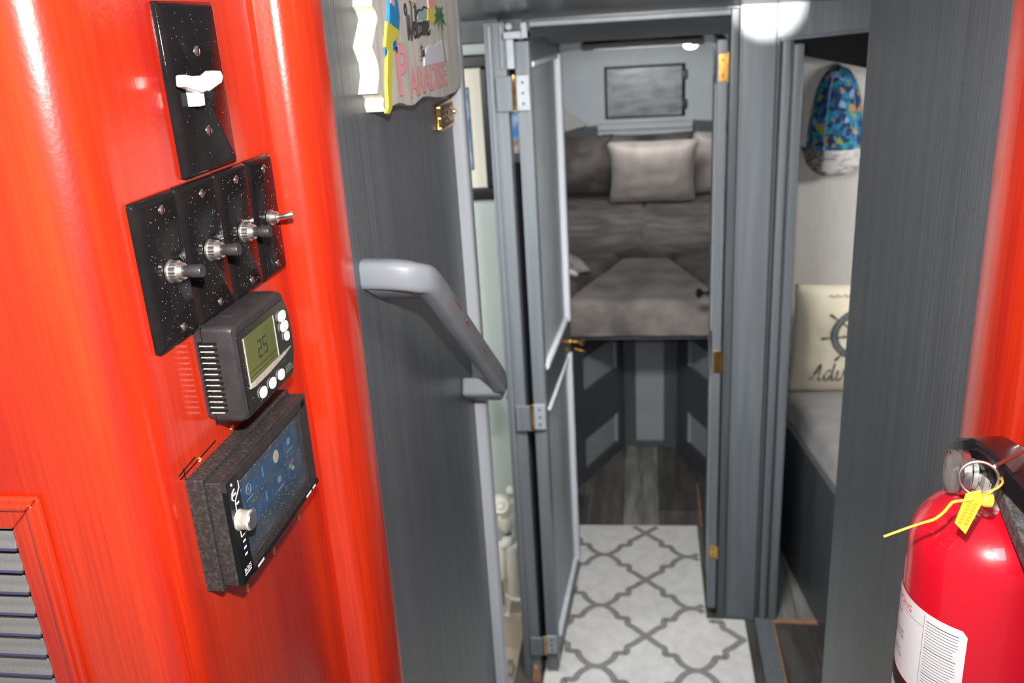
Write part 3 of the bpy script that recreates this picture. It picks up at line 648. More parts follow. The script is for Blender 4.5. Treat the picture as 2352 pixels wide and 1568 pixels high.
# berth cabin door, swung open and seen edge-on
d2 = bpy.data.objects.new('door_2', None); COL.objects.link(d2); d2.location = (0.2, 2.485, 0.03); d2.empty_display_size = 0.05
d2['kind'] = 'structure'; d2['label'] = 'grey door swung open along the right of the berth doorway, seen edge-on with brass hinges'
obj('door_leaf', prism(B(), [(0.186, 2.475), (0.2125, 2.475), (0.243, 3.02), (0.216, 3.02)], lambda u, v, h: Vector((u, v, h)), 0.03, 1.775), M['grey'], d2, bevel=0.003)
for i_, (z0, z1) in enumerate(((0.12, 0.80), (0.95, 1.66))):
    f2 = lambda u, v, h: Vector((0.186+(u-2.475)*0.055-h, u, v))
    pn = obj('door_panel', prism(B(), [(2.56, z0), (2.94, z0), (2.94, z1), (2.56, z1)], f2, -0.004, 0.003), M['lightpanel'], d2, bevel=0.002)
for zc, hh in ((1.705, 0.035), (0.885, 0.034), (0.245, 0.020)):
    h = obj('hinge', box(B(), 0.1905, 0.2105, 2.4715, 2.4755, zc-hh, zc+hh), M['brass'], d2, bevel=0.001)
    obj('hinge_pin', tube(B(), [(0.213, 2.4705, zc-hh-0.003), (0.213, 2.4705, zc+hh+0.003)], 0.0035, 10), M['brass'], h, smooth=True)
    for k in (-0.55, 0.55):
        obj('screw', lathe(B(), [(0.003, 0), (0.003, 0.001), (0, 0.0014)], axis_m((0.200, 2.4712, zc+k*hh), (0, -1, 0)), 10, cap=False), M['darkbrass'], h, smooth=True)
obj('knob', lathe(B(), [(0.013, 0), (0.013, 0.004), (0.006, 0.008), (0.006, 0.022), (0.016, 0.030), (0.018, 0.038), (0.010, 0.046), (0, 0.047)], axis_m((0.2125, 2.965, 0.945), (-1, 0, 0)), 18, cap=False), M['leverblack'], d2, smooth=True)

# ================================================================== RUG
rug = root('runner_rug', (0.0, 2.2, 0.0), 'light grey runner rug with dark trellis pattern on the plank floor', 'rug')
RP = [(-0.31, 1.30), (0.306, 1.30), (0.303, 2.452), (0.184, 2.452), (0.184, 3.01), (-0.31, 2.995)]
obj('pile', prism(B(), RP, lambda u, v, h: Vector((u, v, h)), 0.0, 0.010), M['rug'], rug, bevel=0.003)
seg_ = [(0, 0), (.12, .12), (.26, .27), (.36, .34), (.385, .40), (.39, .53), (.42, .57), (.56, .575), (.61, .60), (.64, .70), (.72, .83), (.82, .93), (.90, .985), (1, 1)]
bm = B()
PR_ = 0.149
def ribbon(bm, pts, wd, z):
    prev = None
    for i, p in enumerate(pts):
        a = pts[max(i-1, 0)]; b = pts[min(i+1, len(pts)-1)]
        t = Vector((b[0]-a[0], b[1]-a[1])).normalized(); n = Vector((-t.y, t.x))*wd/2
        cur = [bm.verts.new((p[0]+n.x, p[1]+n.y, z)), bm.verts.new((p[0]-n.x, p[1]-n.y, z))]
        if prev: bm.faces.new((prev[0], prev[1], cur[1], cur[0]))
        prev = cur
def in_rug(x, y):
    return -0.303 < x < 0.299 and 1.31 < y < 2.99 and not (x > 0.178 and y > 2.445)
for ci in range(-1, 2):
    for cj in range(-6, 2):
        cx, cy = -0.010+0.298*ci, 2.945+0.298*cj
        for sx in (-1, 1):
            for sy in (-1, 1):
                pts = smooth_path([(cx+sx*PR_*a, cy+sy*PR_*b, 0) for a, b in seg_], 3)
                run = []
                for p in pts:
                    if in_rug(p.x, p.y): run.append((p.x, p.y))
                    else:
                        if len(run) > 1: ribbon(bm, run, 0.0215, 0.0106+0.00012*(sx+1)+0.00006*(sy+1))
                        run = []
                if len(run) > 1: ribbon(bm, run, 0.0215, 0.0106+0.00012*(sx+1)+0.00006*(sy+1))
obj('trellis_pattern', bm, M['rugline'], rug)

# ================================================================== HEAD COMPARTMENT
pf = root('framed_picture', (-0.56, 2.445, 1.386), 'black framed picture with a wide cream mount on the toilet compartment wall', 'picture')
px0, px1, pz0, pz1 = -0.70, -0.408, 1.386, 1.772
for (a, b2, c, d) in ((px0, px1, pz0, pz0+0.034), (px0, px1, pz1-0.034, pz1), (px1-0.026, px1, pz0+0.034, pz1-0.034), (px0, px0+0.026, pz0+0.034, pz1-0.034)):
    obj('frame_rail', box(B(), a, b2, 2.432, 2.459, c, d), M['frame'], pf, bevel=0.005)
obj('mount', box(B(), px0+0.024, px1-0.024, 2.444, 2.452, pz0+0.03, pz1-0.03), M['mat_cream'], pf)
obj('inner_border', box(B(), -0.620, -0.468, 2.442, 2.445, 1.470, 1.690), M['frame'], pf)
obj('print', box(B(), -0.616, -0.472, 2.440, 2.4425, 1.474, 1.686), M['photo_blue'], pf)
sp_ = root('small_print', (-0.350, 2.452, 1.50), 'small blue seaside print glimpsed through the gap beside the door post', 'picture')
obj('print', box(B(), -0.384, -0.328, 2.448, 2.4555, 1.548, 1.645), M['photo_blue'], sp_)
obj('print_base', box(B(), -0.384, -0.328, 2.448, 2.4555, 1.510, 1.548), M['photo_sand'], sp_)

# white pump of the marine toilet with hoses
tp = root('toilet_pump', (-0.45, 2.44, 0.05), 'white plastic toilet pump with hoses against the pale wall', 'toilet pump')
bx, by = -0.440, 2.39
obj('pump_cylinder', lathe(B(), [(0.022, 0), (0.024, 0.004), (0.024, 0.17), (0.030, 0.175), (0.030, 0.195), (0.018, 0.20)], axis_m((bx+0.012, by, 0.115), (0, 0, 1)), 20), M['ivory'], tp, smooth=True)
obj('side_cylinder', lathe(B(), [(0.014, 0), (0.014, 0.15), (0.011, 0.155)], axis_m((bx+0.048, by+0.012, 0.17), (0, 0, 1)), 18), M['white'], tp, smooth=True)
obj('front_cylinder', lathe(B(), [(0.017, 0), (0.019, 0.006), (0.019, 0.115), (0.014, 0.125)], axis_m((bx-0.022, by-0.02, 0.195), (0, 0, 1)), 18), M['ivory'], tp, smooth=True)
obj('valve_wheel', lathe(B(), [(0.006, 0.010), (0.010, 0.012), (0.012, 0.004), (0.022, 0.004), (0.027, 0.008), (0.030, 0.0), (0.026, -0.010), (0.010, -0.012)], axis_m((bx-0.004, by-0.04, 0.472), (0.1, -1, 0.35)), 24), M['ivory'], tp, smooth=True)
obj('valve_body', lathe(B(), [(0.014, 0), (0.026, 0.02), (0.026, 0.045), (0.017, 0.055), (0.024, 0.068), (0.020, 0.10)], axis_m((bx, by, 0.355), (0.05, 0, 1)), 18), M['ivory'], tp, smooth=True)
obj('elbow', tube(B(), smooth_path([(bx, by, 0.34), (bx+0.008, by-0.01, 0.325), (bx-0.008, by-0.02, 0.315), (bx-0.02, by-0.02, 0.32)], 5), 0.017, 12), M['white'], tp, smooth=True)
obj('hose', tube(B(), smooth_path([(bx+0.03, by, 0.50), (bx+0.035, by, 0.45), (bx+0.022, by, 0.38), (bx+0.020, by+0.01, 0.33)], 6), 0.012, 12), M['white'], tp, smooth=True)
obj('hose_knob', lathe(B(), [(0.0, 0), (0.013, 0.004), (0.014, 0.02), (0.006, 0.028), (0.0, 0.028)], axis_m((bx+0.024, by-0.01, 0.495), (0.2, -0.5, 0.8)), 14, cap=False), M['ivory'], tp, smooth=True)
obj('lower_hose', tube(B(), smooth_path([(bx+0.055, by, 0.20), (bx+0.058, by-0.01, 0.15), (bx+0.035, by-0.02, 0.115), (bx+0.005, by-0.02, 0.12)], 6), 0.007, 10), M['ivory'], tp, smooth=True)
obj('nozzle', lathe(B(), [(0.016, 0), (0.013, -0.03), (0.008, -0.045), (0.007, -0.075), (0.010, -0.08)], axis_m((bx+0.002, by-0.01, 0.125), (0.15, 0, 1)), 14), M['white'], tp, smooth=True)
obj('black_lever', tube(B(), [(bx-0.035, by-0.02, 0.275), (bx-0.030, by-0.02, 0.245), (bx-0.030, by-0.022, 0.11), (bx-0.026, by-0.022, 0.095)], [0.009, 0.011, 0.012, 0.009], 12), M['frame'], tp, smooth=True)
obj('clamp', box(B(), bx+0.040, bx+0.062, by-0.015, by+0.01, 0.405, 0.425), M['brimgrey'], tp, bevel=0.004)
obj('clamp', lathe(B(), [(0.0205, -0.006), (0.0215, 0), (0.0205, 0.006)], axis_m((bx, by, 0.352), (0, 0, 1)), 16), M['steel'], tp, smooth=True)

# grate mat with rounded corner
gr = root('floor_grate', (-0.55, 2.20, -0.085), 'grey-brown slatted shower mat with rounded corners on the beige floor', 'mat')
for k in range(9):
    yy = 2.33-0.055*k
    inset = 0.055 if k == 0 else (0.014 if k == 1 else 0)
    obj('slat', box(B(), -0.90+inset, -0.405-inset, yy-0.045, yy, -0.070, -0.055), M['greyplank'], gr, bevel=0.006)
for x in (-0.86, -0.46): obj('batten', box(B(), x, x+0.03, 1.86, 2.31, -0.085, -0.070), M['greyplank'], gr)
# red-brown block and tan batten at the foot of the hinge post
obj('trim_20', box(B(), -0.305, -0.298, 2.195, 2.215, 0.0, 0.075), M['tan'], kind='structure', label='tan wood batten in the gap below the lowest hinge')
obj('trim_21', prism(B(), [(-0.345, 0.0), (-0.318, 0.0), (-0.326, 0.045), (-0.338, 0.050)], fY(2.150), 0, 0.02), M['rawedge'], kind='structure', label='red-brown wooden wedge at the foot of the hinge post')

# ================================================================== SIDE CABIN
# bunk front panel and mattress
bk = root('side_bunk', (0.55, 2.5, 0.0), 'dark bunk side panel along the right of the side cabin floor', 'bunk')
q0, q1, q2 = (0.60, 1.95), (0.532, 2.43), (0.440, 3.085)
P = [q0, q1, q2, (0.46, 3.085), (0.552, 2.43), (0.62, 1.95)]
bm = B(); a = [bm.verts.new((x, y, 0.0)) for x, y in P]; b_ = [bm.verts.new((x, y, 0.50)) for x, y in P]
for i in range(6): bm.faces.new((a[i], a[(i+1) % 6], b_[(i+1) % 6], b_[i]))
bm.faces.new(a[::-1]); bm.faces.new(b_)
obj('side_panel', bm, M['char'], bk, bevel=0.004)
obj('base_board', prism(B(), [(0.465, 3.085), (0.62, 1.95), (1.40, 1.95), (1.40, 3.085)], lambda u, v, h: Vector((u, v, h)), 0.40, 0.43), M['char'], bk)
o = mattress('bunk_mattress', [(0.625, 1.97), (1.39, 1.97), (1.39, 3.08), (0.470, 3.08)], 0.43, 0.565, 0.04, 'mid grey sheeted mattress on the side cabin bunk', 31, m='sheet', amp=0.012)
# ship wheel cushion
PW = 0.42; PH = 0.42
o, f_ = pillow('scatter_cushion', (0.700, 2.99, 0.765), (radians(9), 0, 0), PW, PH, 0.13, 'cream', 'cream scatter cushion printed with a ship wheel and cursive lettering', seed=21, pinch=0.03, n=30)
def on_pillow(x, z, lift=0.0012):
    s, t = x/(PW/2), z/(PH/2)
    p = f_(s, t, -1); return Vector((x, p.y-lift, z))
def flatstroke(name, pts, wd, m, lift=0.0014, closed=False):
    bm = B(); N = len(pts); prev = None; first = None
    for i, p in enumerate(pts):
        a = pts[(i-1) % N] if closed else pts[max(i-1, 0)]; b = pts[(i+1) % N] if closed else pts[min(i+1, N-1)]
        t = Vector((b[0]-a[0], b[1]-a[1])).normalized(); n = Vector((-t.y, t.x))
        ww = wd[i] if isinstance(wd, list) else wd
        cur = [bm.verts.new(on_pillow(p[0]+n.x*k*ww/2, p[1]+n.y*k*ww/2, lift)) for k in (-1, 0, 1)]
        if prev: bm.faces.new((prev[0], prev[1], cur[1], cur[0])); bm.faces.new((prev[1], prev[2], cur[2], cur[1]))
        else: first = cur
        prev = cur
    if closed: bm.faces.new((prev[0], prev[1], first[1], first[0])); bm.faces.new((prev[1], prev[2], first[2], first[1]))
    return obj(name, bm, M[m], o, local=True, smooth=True, ang=80)
wc = (0.0, 0.052)
flatstroke('wheel_rim', [(wc[0]+0.082*cos(2*pi*k/40), wc[1]+0.082*sin(2*pi*k/40)) for k in range(40)], 0.024, 'print', 0.0014, True)
flatstroke('wheel_rim', [(wc[0]+0.082*cos(2*pi*k/40), wc[1]+0.082*sin(2*pi*k/40)) for k in range(40)], 0.015, 'printgrey', 0.0020, True)
flatstroke('wheel_hub', [(wc[0]+0.016*cos(2*pi*k/16), wc[1]+0.016*sin(2*pi*k/16)) for k in range(16)], 0.012, 'print', 0.0018, True)
for k in range(8):
    a = radians(9+45*k)
    rr = [0.018, 0.030, 0.040, 0.050, 0.060, 0.072]; ws = [0.004, 0.007, 0.0045, 0.0085, 0.005, 0.006]
    flatstroke('spoke', [(wc[0]+r*cos(a), wc[1]+r*sin(a)) for r in rr], ws, 'print', 0.0022)
    rr = [0.092, 0.100, 0.108, 0.118, 0.124]; ws = [0.005, 0.005, 0.008, 0.009, 0.005]
    flatstroke('handle', [(wc[0]+r*cos(a), wc[1]+r*sin(a)) for r in rr], ws, 'print', 0.0022)
strokes = [  # cursive "Adventure": one list of points per pen stroke (x in letter widths from the left)
    [(-0.148, -0.133), (-0.140, -0.128), (-0.132, -0.110), (-0.122, -0.080), (-0.115, -0.067), (-0.116, -0.090), (-0.119, -0.120), (-0.116, -0.134), (-0.108, -0.128)],
    [(-0.136, -0.104), (-0.126, -0.101), (-0.114, -0.100)],
    [(-0.080, -0.092), (-0.090, -0.090), (-0.100, -0.108), (-0.101, -0.128), (-0.094, -0.134), (-0.084, -0.118), (-0.076, -0.090), (-0.070, -0.062), (-0.074, -0.100), (-0.076, -0.128), (-0.070, -0.133), (-0.062, -0.120)],
    [(-0.058, -0.088), (-0.060, -0.110), (-0.057, -0.131), (-0.048, -0.128), (-0.040, -0.105), (-0.037, -0.086), (-0.032, -0.090)],
    [(-0.030, -0.112), (-0.022, -0.108), (-0.016, -0.096), (-0.020, -0.088), (-0.028, -0.098), (-0.030, -0.120), (-0.024, -0.133), (-0.012, -0.125)],
    [(-0.008, -0.090), (-0.010, -0.132), (-0.004, -0.104), (0.004, -0.090), (0.008, -0.100), (0.007, -0.126), (0.014, -0.132)],
    [(0.030, -0.066), (0.026, -0.100), (0.026, -0.128), (0.034, -0.132)], [(0.020, -0.088), (0.040, -0.086)],
    [(0.046, -0.090), (0.044, -0.118), (0.050, -0.132), (0.060, -0.118), (0.064, -0.090), (0.062, -0.122), (0.070, -0.131)],
    [(0.078, -0.090), (0.076, -0.132), (0.080, -0.104), (0.092, -0.090)],
    [(0.100, -0.112), (0.110, -0.106), (0.112, -0.094), (0.104, -0.089), (0.098, -0.104), (0.100, -0.126), (0.110, -0.132), (0.124, -0.120)],
]
for st in strokes:
    pts = smooth_path([(x, z+0.004, 0) for x, z in st], 5); pts = [(p.x, p.y) for p in pts]
    flatstroke('lettering', pts, [0.0045+0.0020*sin(k*0.6) for k in range(len(pts))], 'print', 0.0020)
for x0 in (-0.105, -0.085, -0.06, -0.03, 0.0, 0.03, 0.06, 0.09):
    pts = smooth_path([(x0, 0.183-abs(x0)*0.03, 0), (x0+0.006, 0.189-abs(x0)*0.03, 0), (x0+0.012, 0.182-abs(x0)*0.03, 0), (x0+0.018, 0.187-abs(x0)*0.03, 0)], 3)
    flatstroke('lettering', [(p.x, p.y) for p in pts], 0.003, 'printgrey', 0.002)
# cap hanging on the wall
cp = root('baseball_cap', (0.605, 3.095, 1.31), 'blue floral baseball cap hanging on the side cabin wall', 'cap')
bm = B(); n = 28; rows = []
cc = Vector((0.612, 3.092, 1.400))
for j in range(0, 15):
    v = j/14; ph = v*pi/2
    row = []
    for i in range(n+1):
        a = pi*i/n    # half round away from the wall, crown pointing up
        row.append(bm.verts.new(cc + Vector((cos(a)*0.088*cos(ph)**0.75, -sin(a)*0.110*cos(ph)**0.75, 0.255*sin(ph)**1.15))))
    rows.append(row)
for j in range(14):
    for i in range(n):
        bm.faces.new((rows[j][i], rows[j][i+1], rows[j+1][i+1], rows[j+1][i]))
bmesh.ops.remove_doubles(bm, verts=bm.verts, dist=0.0003)
crn = obj('crown', bm, M['cap'], cp, smooth=True, ang=80)
obj('button', lathe(B(), [(0.008, 0), (0.008, 0.003), (0.0, 0.006)], axis_m((0.612, 3.088, 1.656), (0, -0.2, 1)), 12, cap=False), M['cap'], cp, smooth=True)
bm = B(); g = []
for j in range(7):
    v = j/6; row = []
    for i in range(15):
        u = -1+2*i/14
        ww = 0.088+0.008*v; ext = (1-abs(u)**2.6)**0.5 if abs(u) < 1 else 0
        x = 0.606+u*ww; dep = 0.108*sqrt(max(0, 1-u*u))*(1-0.35*v)+0.004
        z = 1.405-0.085*v*max(ext, 0.0)-0.014*u*0.0
        row.append(bm.verts.new((x, 3.092-dep, z)))
    g.append(row)
for j in range(6):
    for i in range(14): bm.faces.new((g[j][i], g[j][i+1], g[j+1][i+1], g[j+1][i]))
for f in bm.faces:
    f.material_index = 0 if f.calc_center_median().x < 0.572 else 1
bmo = obj('brim', bm, [M['brimgrey'], M['brimwhite']], cp, smooth=True, ang=80)
sm = bmo.modifiers.new('solid', 'SOLIDIFY'); sm.thickness = 0.004
bmesh_seams = B()
for k in (0.32, 0.68):
    a = pi*k; tube(bmesh_seams, [cc + Vector((cos(a)*0.0885*cos(ph)**0.75, -sin(a)*0.1105*cos(ph)**0.75, 0.255*sin(ph)**1.15)) for ph in [pi/2*q/12 for q in range(12)]], 0.0012, 6)
obj('seam', bmesh_seams, M['photo_blue'], cp, smooth=True)

# ================================================================== LEFT WALL FITTINGS
def plate(name, y0, y1, z0, z1, th, label, cat='switch plate', grp=None, rnd=0.004):
    t = root(name, (-0.30, (y0+y1)/2, z0), label, cat, grp)
    bm = B(); e = 0.0042
    lv = [(0, 0.0, rnd), (0, th*0.45, rnd), (0.0012, th*0.75, rnd), (e, th, rnd*0.5)]
    rings = []
    for ins, h, r in lv:
        pts = []
        for (cy, cz, a0) in ((y1-ins-r, z1-ins-r, 0), (y0+ins+r, z1-ins-r, 90), (y0+ins+r, z0+ins+r, 180), (y1-ins-r, z0+ins+r, 270)):
            for k in range(5):
                a = radians(a0+22.5*k); pts.append(bm.verts.new(fL(cy+r*cos(a), cz+r*sin(a), h)))
        rings.append(pts)
    for a, b in zip(rings[:-1], rings[1:]):
        for i in range(20): bm.faces.new((a[i], a[(i+1) % 20], b[(i+1) % 20], b[i]))
    bm.faces.new(rings[0][::-1]); bm.faces.new(rings[-1])
    pl = obj('cover', bm, M['blackgloss'], t, smooth=True, ang=50)
    return t, pl
def screw(parent, y, z, h, r=0.0028, ang=0.4):
    s = obj('screw', lathe(B(), [(r, -0.0005), (r, 0.0006), (r*0.75, 0.0012), (0, 0.0015)], axis_m(fL(y, z, h), (1, 0, 0)), 14, cap=False), M['chrome'], parent, smooth=True)
    ca, sa = cos(ang)*r*0.85, sin(ang)*r*0.85; wy, wz = -sin(ang)*0.0004, cos(ang)*0.0004
    obj('slot', prism(B(), [(y-ca-wy, z-sa-wz), (y+ca-wy, z+sa-wz), (y+ca+wy, z+sa+wz), (y-ca+wy, z-sa+wz)], fL, h+0.0011, h+0.0017), M['gap'], s)
    return s
def specks(parent, y0, y1, z0, z1, h, n, seed):
    rnd = random.Random(seed); bm = B()
    for k in range(n):
        y, z, r = rnd.uniform(y0, y1), rnd.uniform(z0, z1), rnd.uniform(0.00010, 0.00028)
        prism(bm, [(y-r, z-r), (y+r, z-r*0.6), (y+r*0.5, z+r)], fL, h, h+0.0001)
    o = obj('dust_specks', bm, M['dust'], parent); o['kind'] = 'stuff'; return o
T = 0.0055
# upper plate with the white three-armed switch
t, pl = plate('switch_plate', 0.549, 0.6265, 1.7645, 1.8745, T, 'large gloss black wall plate with a white T-shaped switch knob, above the row of four', rnd=0.002)
screw(t, 0.5885, 1.8435, T, 0.0034, 1.2); screw(t, 0.5862, 1.7920, T, 0.0034, 1.4)
specks(t, 0.556, 0.62, 1.772, 1.868, T, 60, 1)
sw = obj('switch_toggle', prism(B(), [(0.5645, 1.8095), (0.5720, 1.8095), (0.5745, 1.8285), (0.5650, 1.8285)], fL, T-0.001, T+0.0085), M['white'], t, bevel=0.001)
obj('knob_arm', prism(B(), [(0.5455, 1.8306), (0.5440, 1.8235), (0.5660, 1.8180), (0.5740, 1.8188), (0.5760, 1.8272), (0.5660, 1.8278)], fL, T+0.0045, T+0.0115), M['white'], t, bevel=0.0012)
obj('knob_arm', prism(B(), [(0.5725, 1.8272), (0.5735, 1.8182), (0.5930, 1.8222), (0.5965, 1.8260), (0.5945, 1.8300), (0.5840, 1.8308)], fL, T+0.0050, T+0.0125), M['white'], t, bevel=0.0012)
obj('slot', box(B(), -0.30+T, -0.30+T+0.0004, 0.5700, 0.5775, 1.8060, 1.8330), M['gap'], t)
# row of four narrow plates
YB = [(0.4790, 0.5306), (0.5311, 0.5862), (0.5867, 0.6385), (0.6390, 0.6870)]
lab = ['gloss black switch plate with a push button, the one in the row nearest the camera', 'gloss black switch plate with a push button, second in the row from the rounded corner',
       'gloss black switch plate with a push button, beside the plate with the metal toggle', 'gloss black switch plate with a metal toggle lever at the end of the row']
ZC = 1.7155
first = None
for k, (y0, y1) in enumerate(YB):
    yc = (y0+y1)/2
    t, pl = plate('switch_plate', y0, y1, 1.668, 1.7625, T, lab[k], grp='row of four switch plates', rnd=0.0025)
    screw(t, yc+0.003, 1.7535, T, 0.0028, 1.3+k*0.3); screw(t, yc+0.003, 1.6775, T, 0.0028, 1.4-k*0.2)
    specks(t, y0+0.006, y1-0.006, 1.674, 1.757, T, 90, 20+k)
    M0 = lambda h: axis_m(fL(yc-0.001, ZC, h), (1, 0, 0))
    if k < 3:
        obj('nut', lathe(B(), [(0.0055, 0), (0.0075, 0.0006), (0.0075, 0.0016), (0.0068, 0.002)], M0(T), 24), M['chrome'], t, smooth=True)
        bm = B(); n = 40; prof = [(0.0062, 0.002), (0.0066, 0.0025), (0.0066, 0.0065), (0.0060, 0.0070)]
        rings = []
        for r, h in prof:
            rings.append([bm.verts.new(M0(T) @ Vector(((r+(0.00035 if i % 2 else 0))*cos(2*pi*i/n), (r+(0.00035 if i % 2 else 0))*sin(2*pi*i/n), h))) for i in range(n)])
        for a, b in zip(rings[:-1], rings[1:]):
            for i in range(n): bm.faces.new((a[i], a[(i+1) % n], b[(i+1) % n], b[i]))
        bm.faces.new(rings[0][::-1]); bm.faces.new(rings[-1])
        nt_ = obj('knurled_ring', bm, M['chrome'], t, smooth=True, ang=20)
        prof = [(0.0055, 0.007)]
        for q in range(5): prof += [(0.0055, 0.0072+q*0.0006), (0.0051, 0.0075+q*0.0006)]
        prof += [(0.0050, 0.0104)]
        obj('threaded_bush', lathe(B(), prof, M0(T), 24), M['chrome'], t, smooth=True)
        bt = obj('push_button', lathe(B(), [(0.0036, 0.010), (0.0036, 0.0140), (0.0042, 0.0145), (0.0042, 0.0215), (0.0038, 0.0222), (0, 0.0222)], M0(T), 24, cap=False), M['blackplastic'], t, smooth=True)
    else:
        obj('nut', lathe(B(), [(0.0050, 0), (0.0062, 0.0006), (0.0062, 0.0030), (0.0050, 0.0034), (0.0046, 0.0070), (0.0036, 0.0078)], M0(T), 24), M['chrome'], t, smooth=True)
        obj('toggle_lever', tube(B(), [fL(yc-0.001, ZC, T+0.006), fL(yc-0.0008, ZC+0.0008, T+0.012), fL(yc-0.0005, ZC+0.0020, T+0.019), fL(yc-0.0005, ZC+0.0022, T+0.0205)], [0.0017, 0.0019, 0.0025, 0.0016], 14), M['chrome'], t, smooth=True)

# thermostat
t = root('thermostat', (-0.30, 0.566, 1.602), 'black wall thermostat with olive display and white buttons above the stereo', 'thermostat')
def rr_pts(y0, y1, z0, z1, r, bul=0.0, n=6):
    P_ = []
    for (cy, cz, a0) in ((y1-r, z1-r, 0), (y0+r, z1-r, 90), (y0+r, z0+r, 180), (y1-r, z0+r, 270)):
        for k in range(n+1):
            a = radians(a0+90*k/n); P_.append((cy+r*cos(a), cz+r*sin(a)))
        if bul:
            if a0 == 90: P_ += [(y0-bul*0.0, (z0+z1)/2)]
            if a0 == 270: P_ += [(y1+bul, z0+(z1-z0)*0.25), (y1+bul*1.3, (z0+z1)/2), (y1+bul, z0+(z1-z0)*0.75)]
    return P_
def loft(bm, loops):
    rings = [[bm.verts.new(p) for p in lp] for lp in loops]; n = len(rings[0])
    for a, b in zip(rings[:-1], rings[1:]):
        for i in range(n): bm.faces.new((a[i], a[(i+1) % n], b[(i+1) % n], b[i]))
    bm.faces.new(rings[0][::-1]); bm.faces.new(rings[-1]); return bm
ty0, ty1, tz0, tz1 = 0.5255, 0.612, 1.602, 1.6705
lp = [[fL(u, v, h) for u, v in rr_pts(ty0-a, ty1+a*0.3, tz0-a, tz1+a*0.6, 0.004, 0.006)] for h, a in ((0.0, -0.001), (0.006, -0.0005), (0.0065, 0.0006), (0.024, 0.0006), (0.0275, -0.0005), (0.0292, -0.003))]
body = obj('body', loft(B(), lp), M['blackplastic'], t, smooth=True, ang=30)
lp = [[fL(u, v, h) for u, v in rr_pts(ty0+0.0035, ty1-0.001, tz0+0.003, tz1-0.0065, 0.004, 0.0055)] for h in (0.029, 0.0298)]
obj('face_plate', loft(B(), lp), M['facegloss'], t, smooth=True, ang=30)
for i in range(13):
    z = 1.6595-i*0.00405
    obj('vent_slot', box(B(), -0.2970, -0.2835, ty0-0.0011, ty0+0.001, z-0.0009, z+0.0009), M['gap'], t)
    obj('rib_glint', box(B(), -0.2955, -0.2860, ty0-0.0015, ty0-0.0005, z-0.0018, z-0.0010), M['silver'], t)  # silver strips stand in for glints along the vents
obj('display', box(B(), -0.2705, -0.2700, 0.5370, 0.5875, 1.6262, 1.6588), M['olive'], t)
bm = B(); prism(bm, [(0.5875, 1.6585), (0.5885, 1.6585), (0.5887, 1.627), (0.5875, 1.627)], fL, 0.0299, 0.0304)
obj('display_trim', bm, M['silver'], t)
bm = B(); prism(bm, [(0.5355, 1.6585), (0.5367, 1.6588), (0.5367, 1.6235), (0.5355, 1.623)], fL, 0.0299, 0.0304)
obj('display_trim', bm, M['silver'], t)
pts = [(0.5350, 1.6225), (0.5420, 1.6215), (0.560, 1.6215), (0.580, 1.6225), (0.598, 1.6240), (0.6115, 1.6262), (0.598, 1.6262), (0.5875, 1.6262), (0.5600, 1.6258), (0.5365, 1.6255)]
obj('silver_band', prism(B(), pts, fL, 0.0299, 0.0306), M['silver'], t)
for (y, z, a, b2) in ((0.5525, 1.6128, 0.0052, 0.0041), (0.5695, 1.6128, 0.0052, 0.0041), (0.5860, 1.6128, 0.0052, 0.0041), (0.6020, 1.6532, 0.0064, 0.0042), (0.6038, 1.6446, 0.0064, 0.0042), (0.6060, 1.6362, 0.0040, 0.0036)):
    obj('button', ell(B(), (y, z), (a, b2), fL, 0.0298, 0.0316, 20, 2.4), M['white'], t, bevel=0.0006)
def seg7(u, v, w_, h_, on, m):
    bm = B(); g_ = 0.0006; k = 0.0011
    S7 = {'a': (u+g_, v+h_-k, u+w_-g_, v+h_), 'd': (u+g_, v, u+w_-g_, v+k), 'g': (u+g_, v+h_/2-k/2, u+w_-g_, v+h_/2+k/2), 'f': (u, v+h_/2+g_, u+k, v+h_-g_),
          'e': (u, v+g_, u+k, v+h_/2-g_), 'b': (u+w_-k, v+h_/2+g_, u+w_, v+h_-g_), 'c': (u+w_-k, v+g_, u+w_, v+h_/2-g_)}
    for s in on:
        a, b, c, d = S7[s]; prism(bm, [(a, b), (c, b), (c, d), (a, d)], fL, 0.03, 0.0302)
    return bm
obj('digit', seg7(0.5560, 1.6372, 0.0065, 0.0125, 'abged', None), M['lcddark'], t)
obj('digit', seg7(0.5650, 1.6372, 0.0065, 0.0125, 'afgcd', None), M['lcddark'], t)
for k, a in enumerate((1.6325, 1.6290)):
    obj('display_rule', prism(B(), [(0.538, a), (0.587, a), (0.587, a+0.0003), (0.538, a+0.0003)], fL, 0.03, 0.0302), M['lcddark'], t)
for q, (z_, w_) in enumerate(((1.6135, 0.010), (1.6115, 0.013), (1.6095, 0.012))):
    obj('faint_print', prism(B(), [(0.5965, z_), (0.5965+w_, z_+0.0003), (0.5965+w_, z_+0.0014), (0.5965, z_+0.0011)], fL, 0.03, 0.0301), M['printgrey' if q else 'icon'], t)
obj('seam', box(B(), -0.2935, -0.293, ty0-0.0009, ty0+0.001, tz0, tz1), M['gap'], t)
obj('snap_tab', prism(B(), [(0.548, 1.6700), (0.566, 1.6700), (0.566, 1.6716), (0.548, 1.6716)], fL, 0.010, 0.018), M['blackplastic'], t, bevel=0.0004)
specks(t, 0.530, 0.612, 1.606, 1.668, 0.0299, 60, 50)

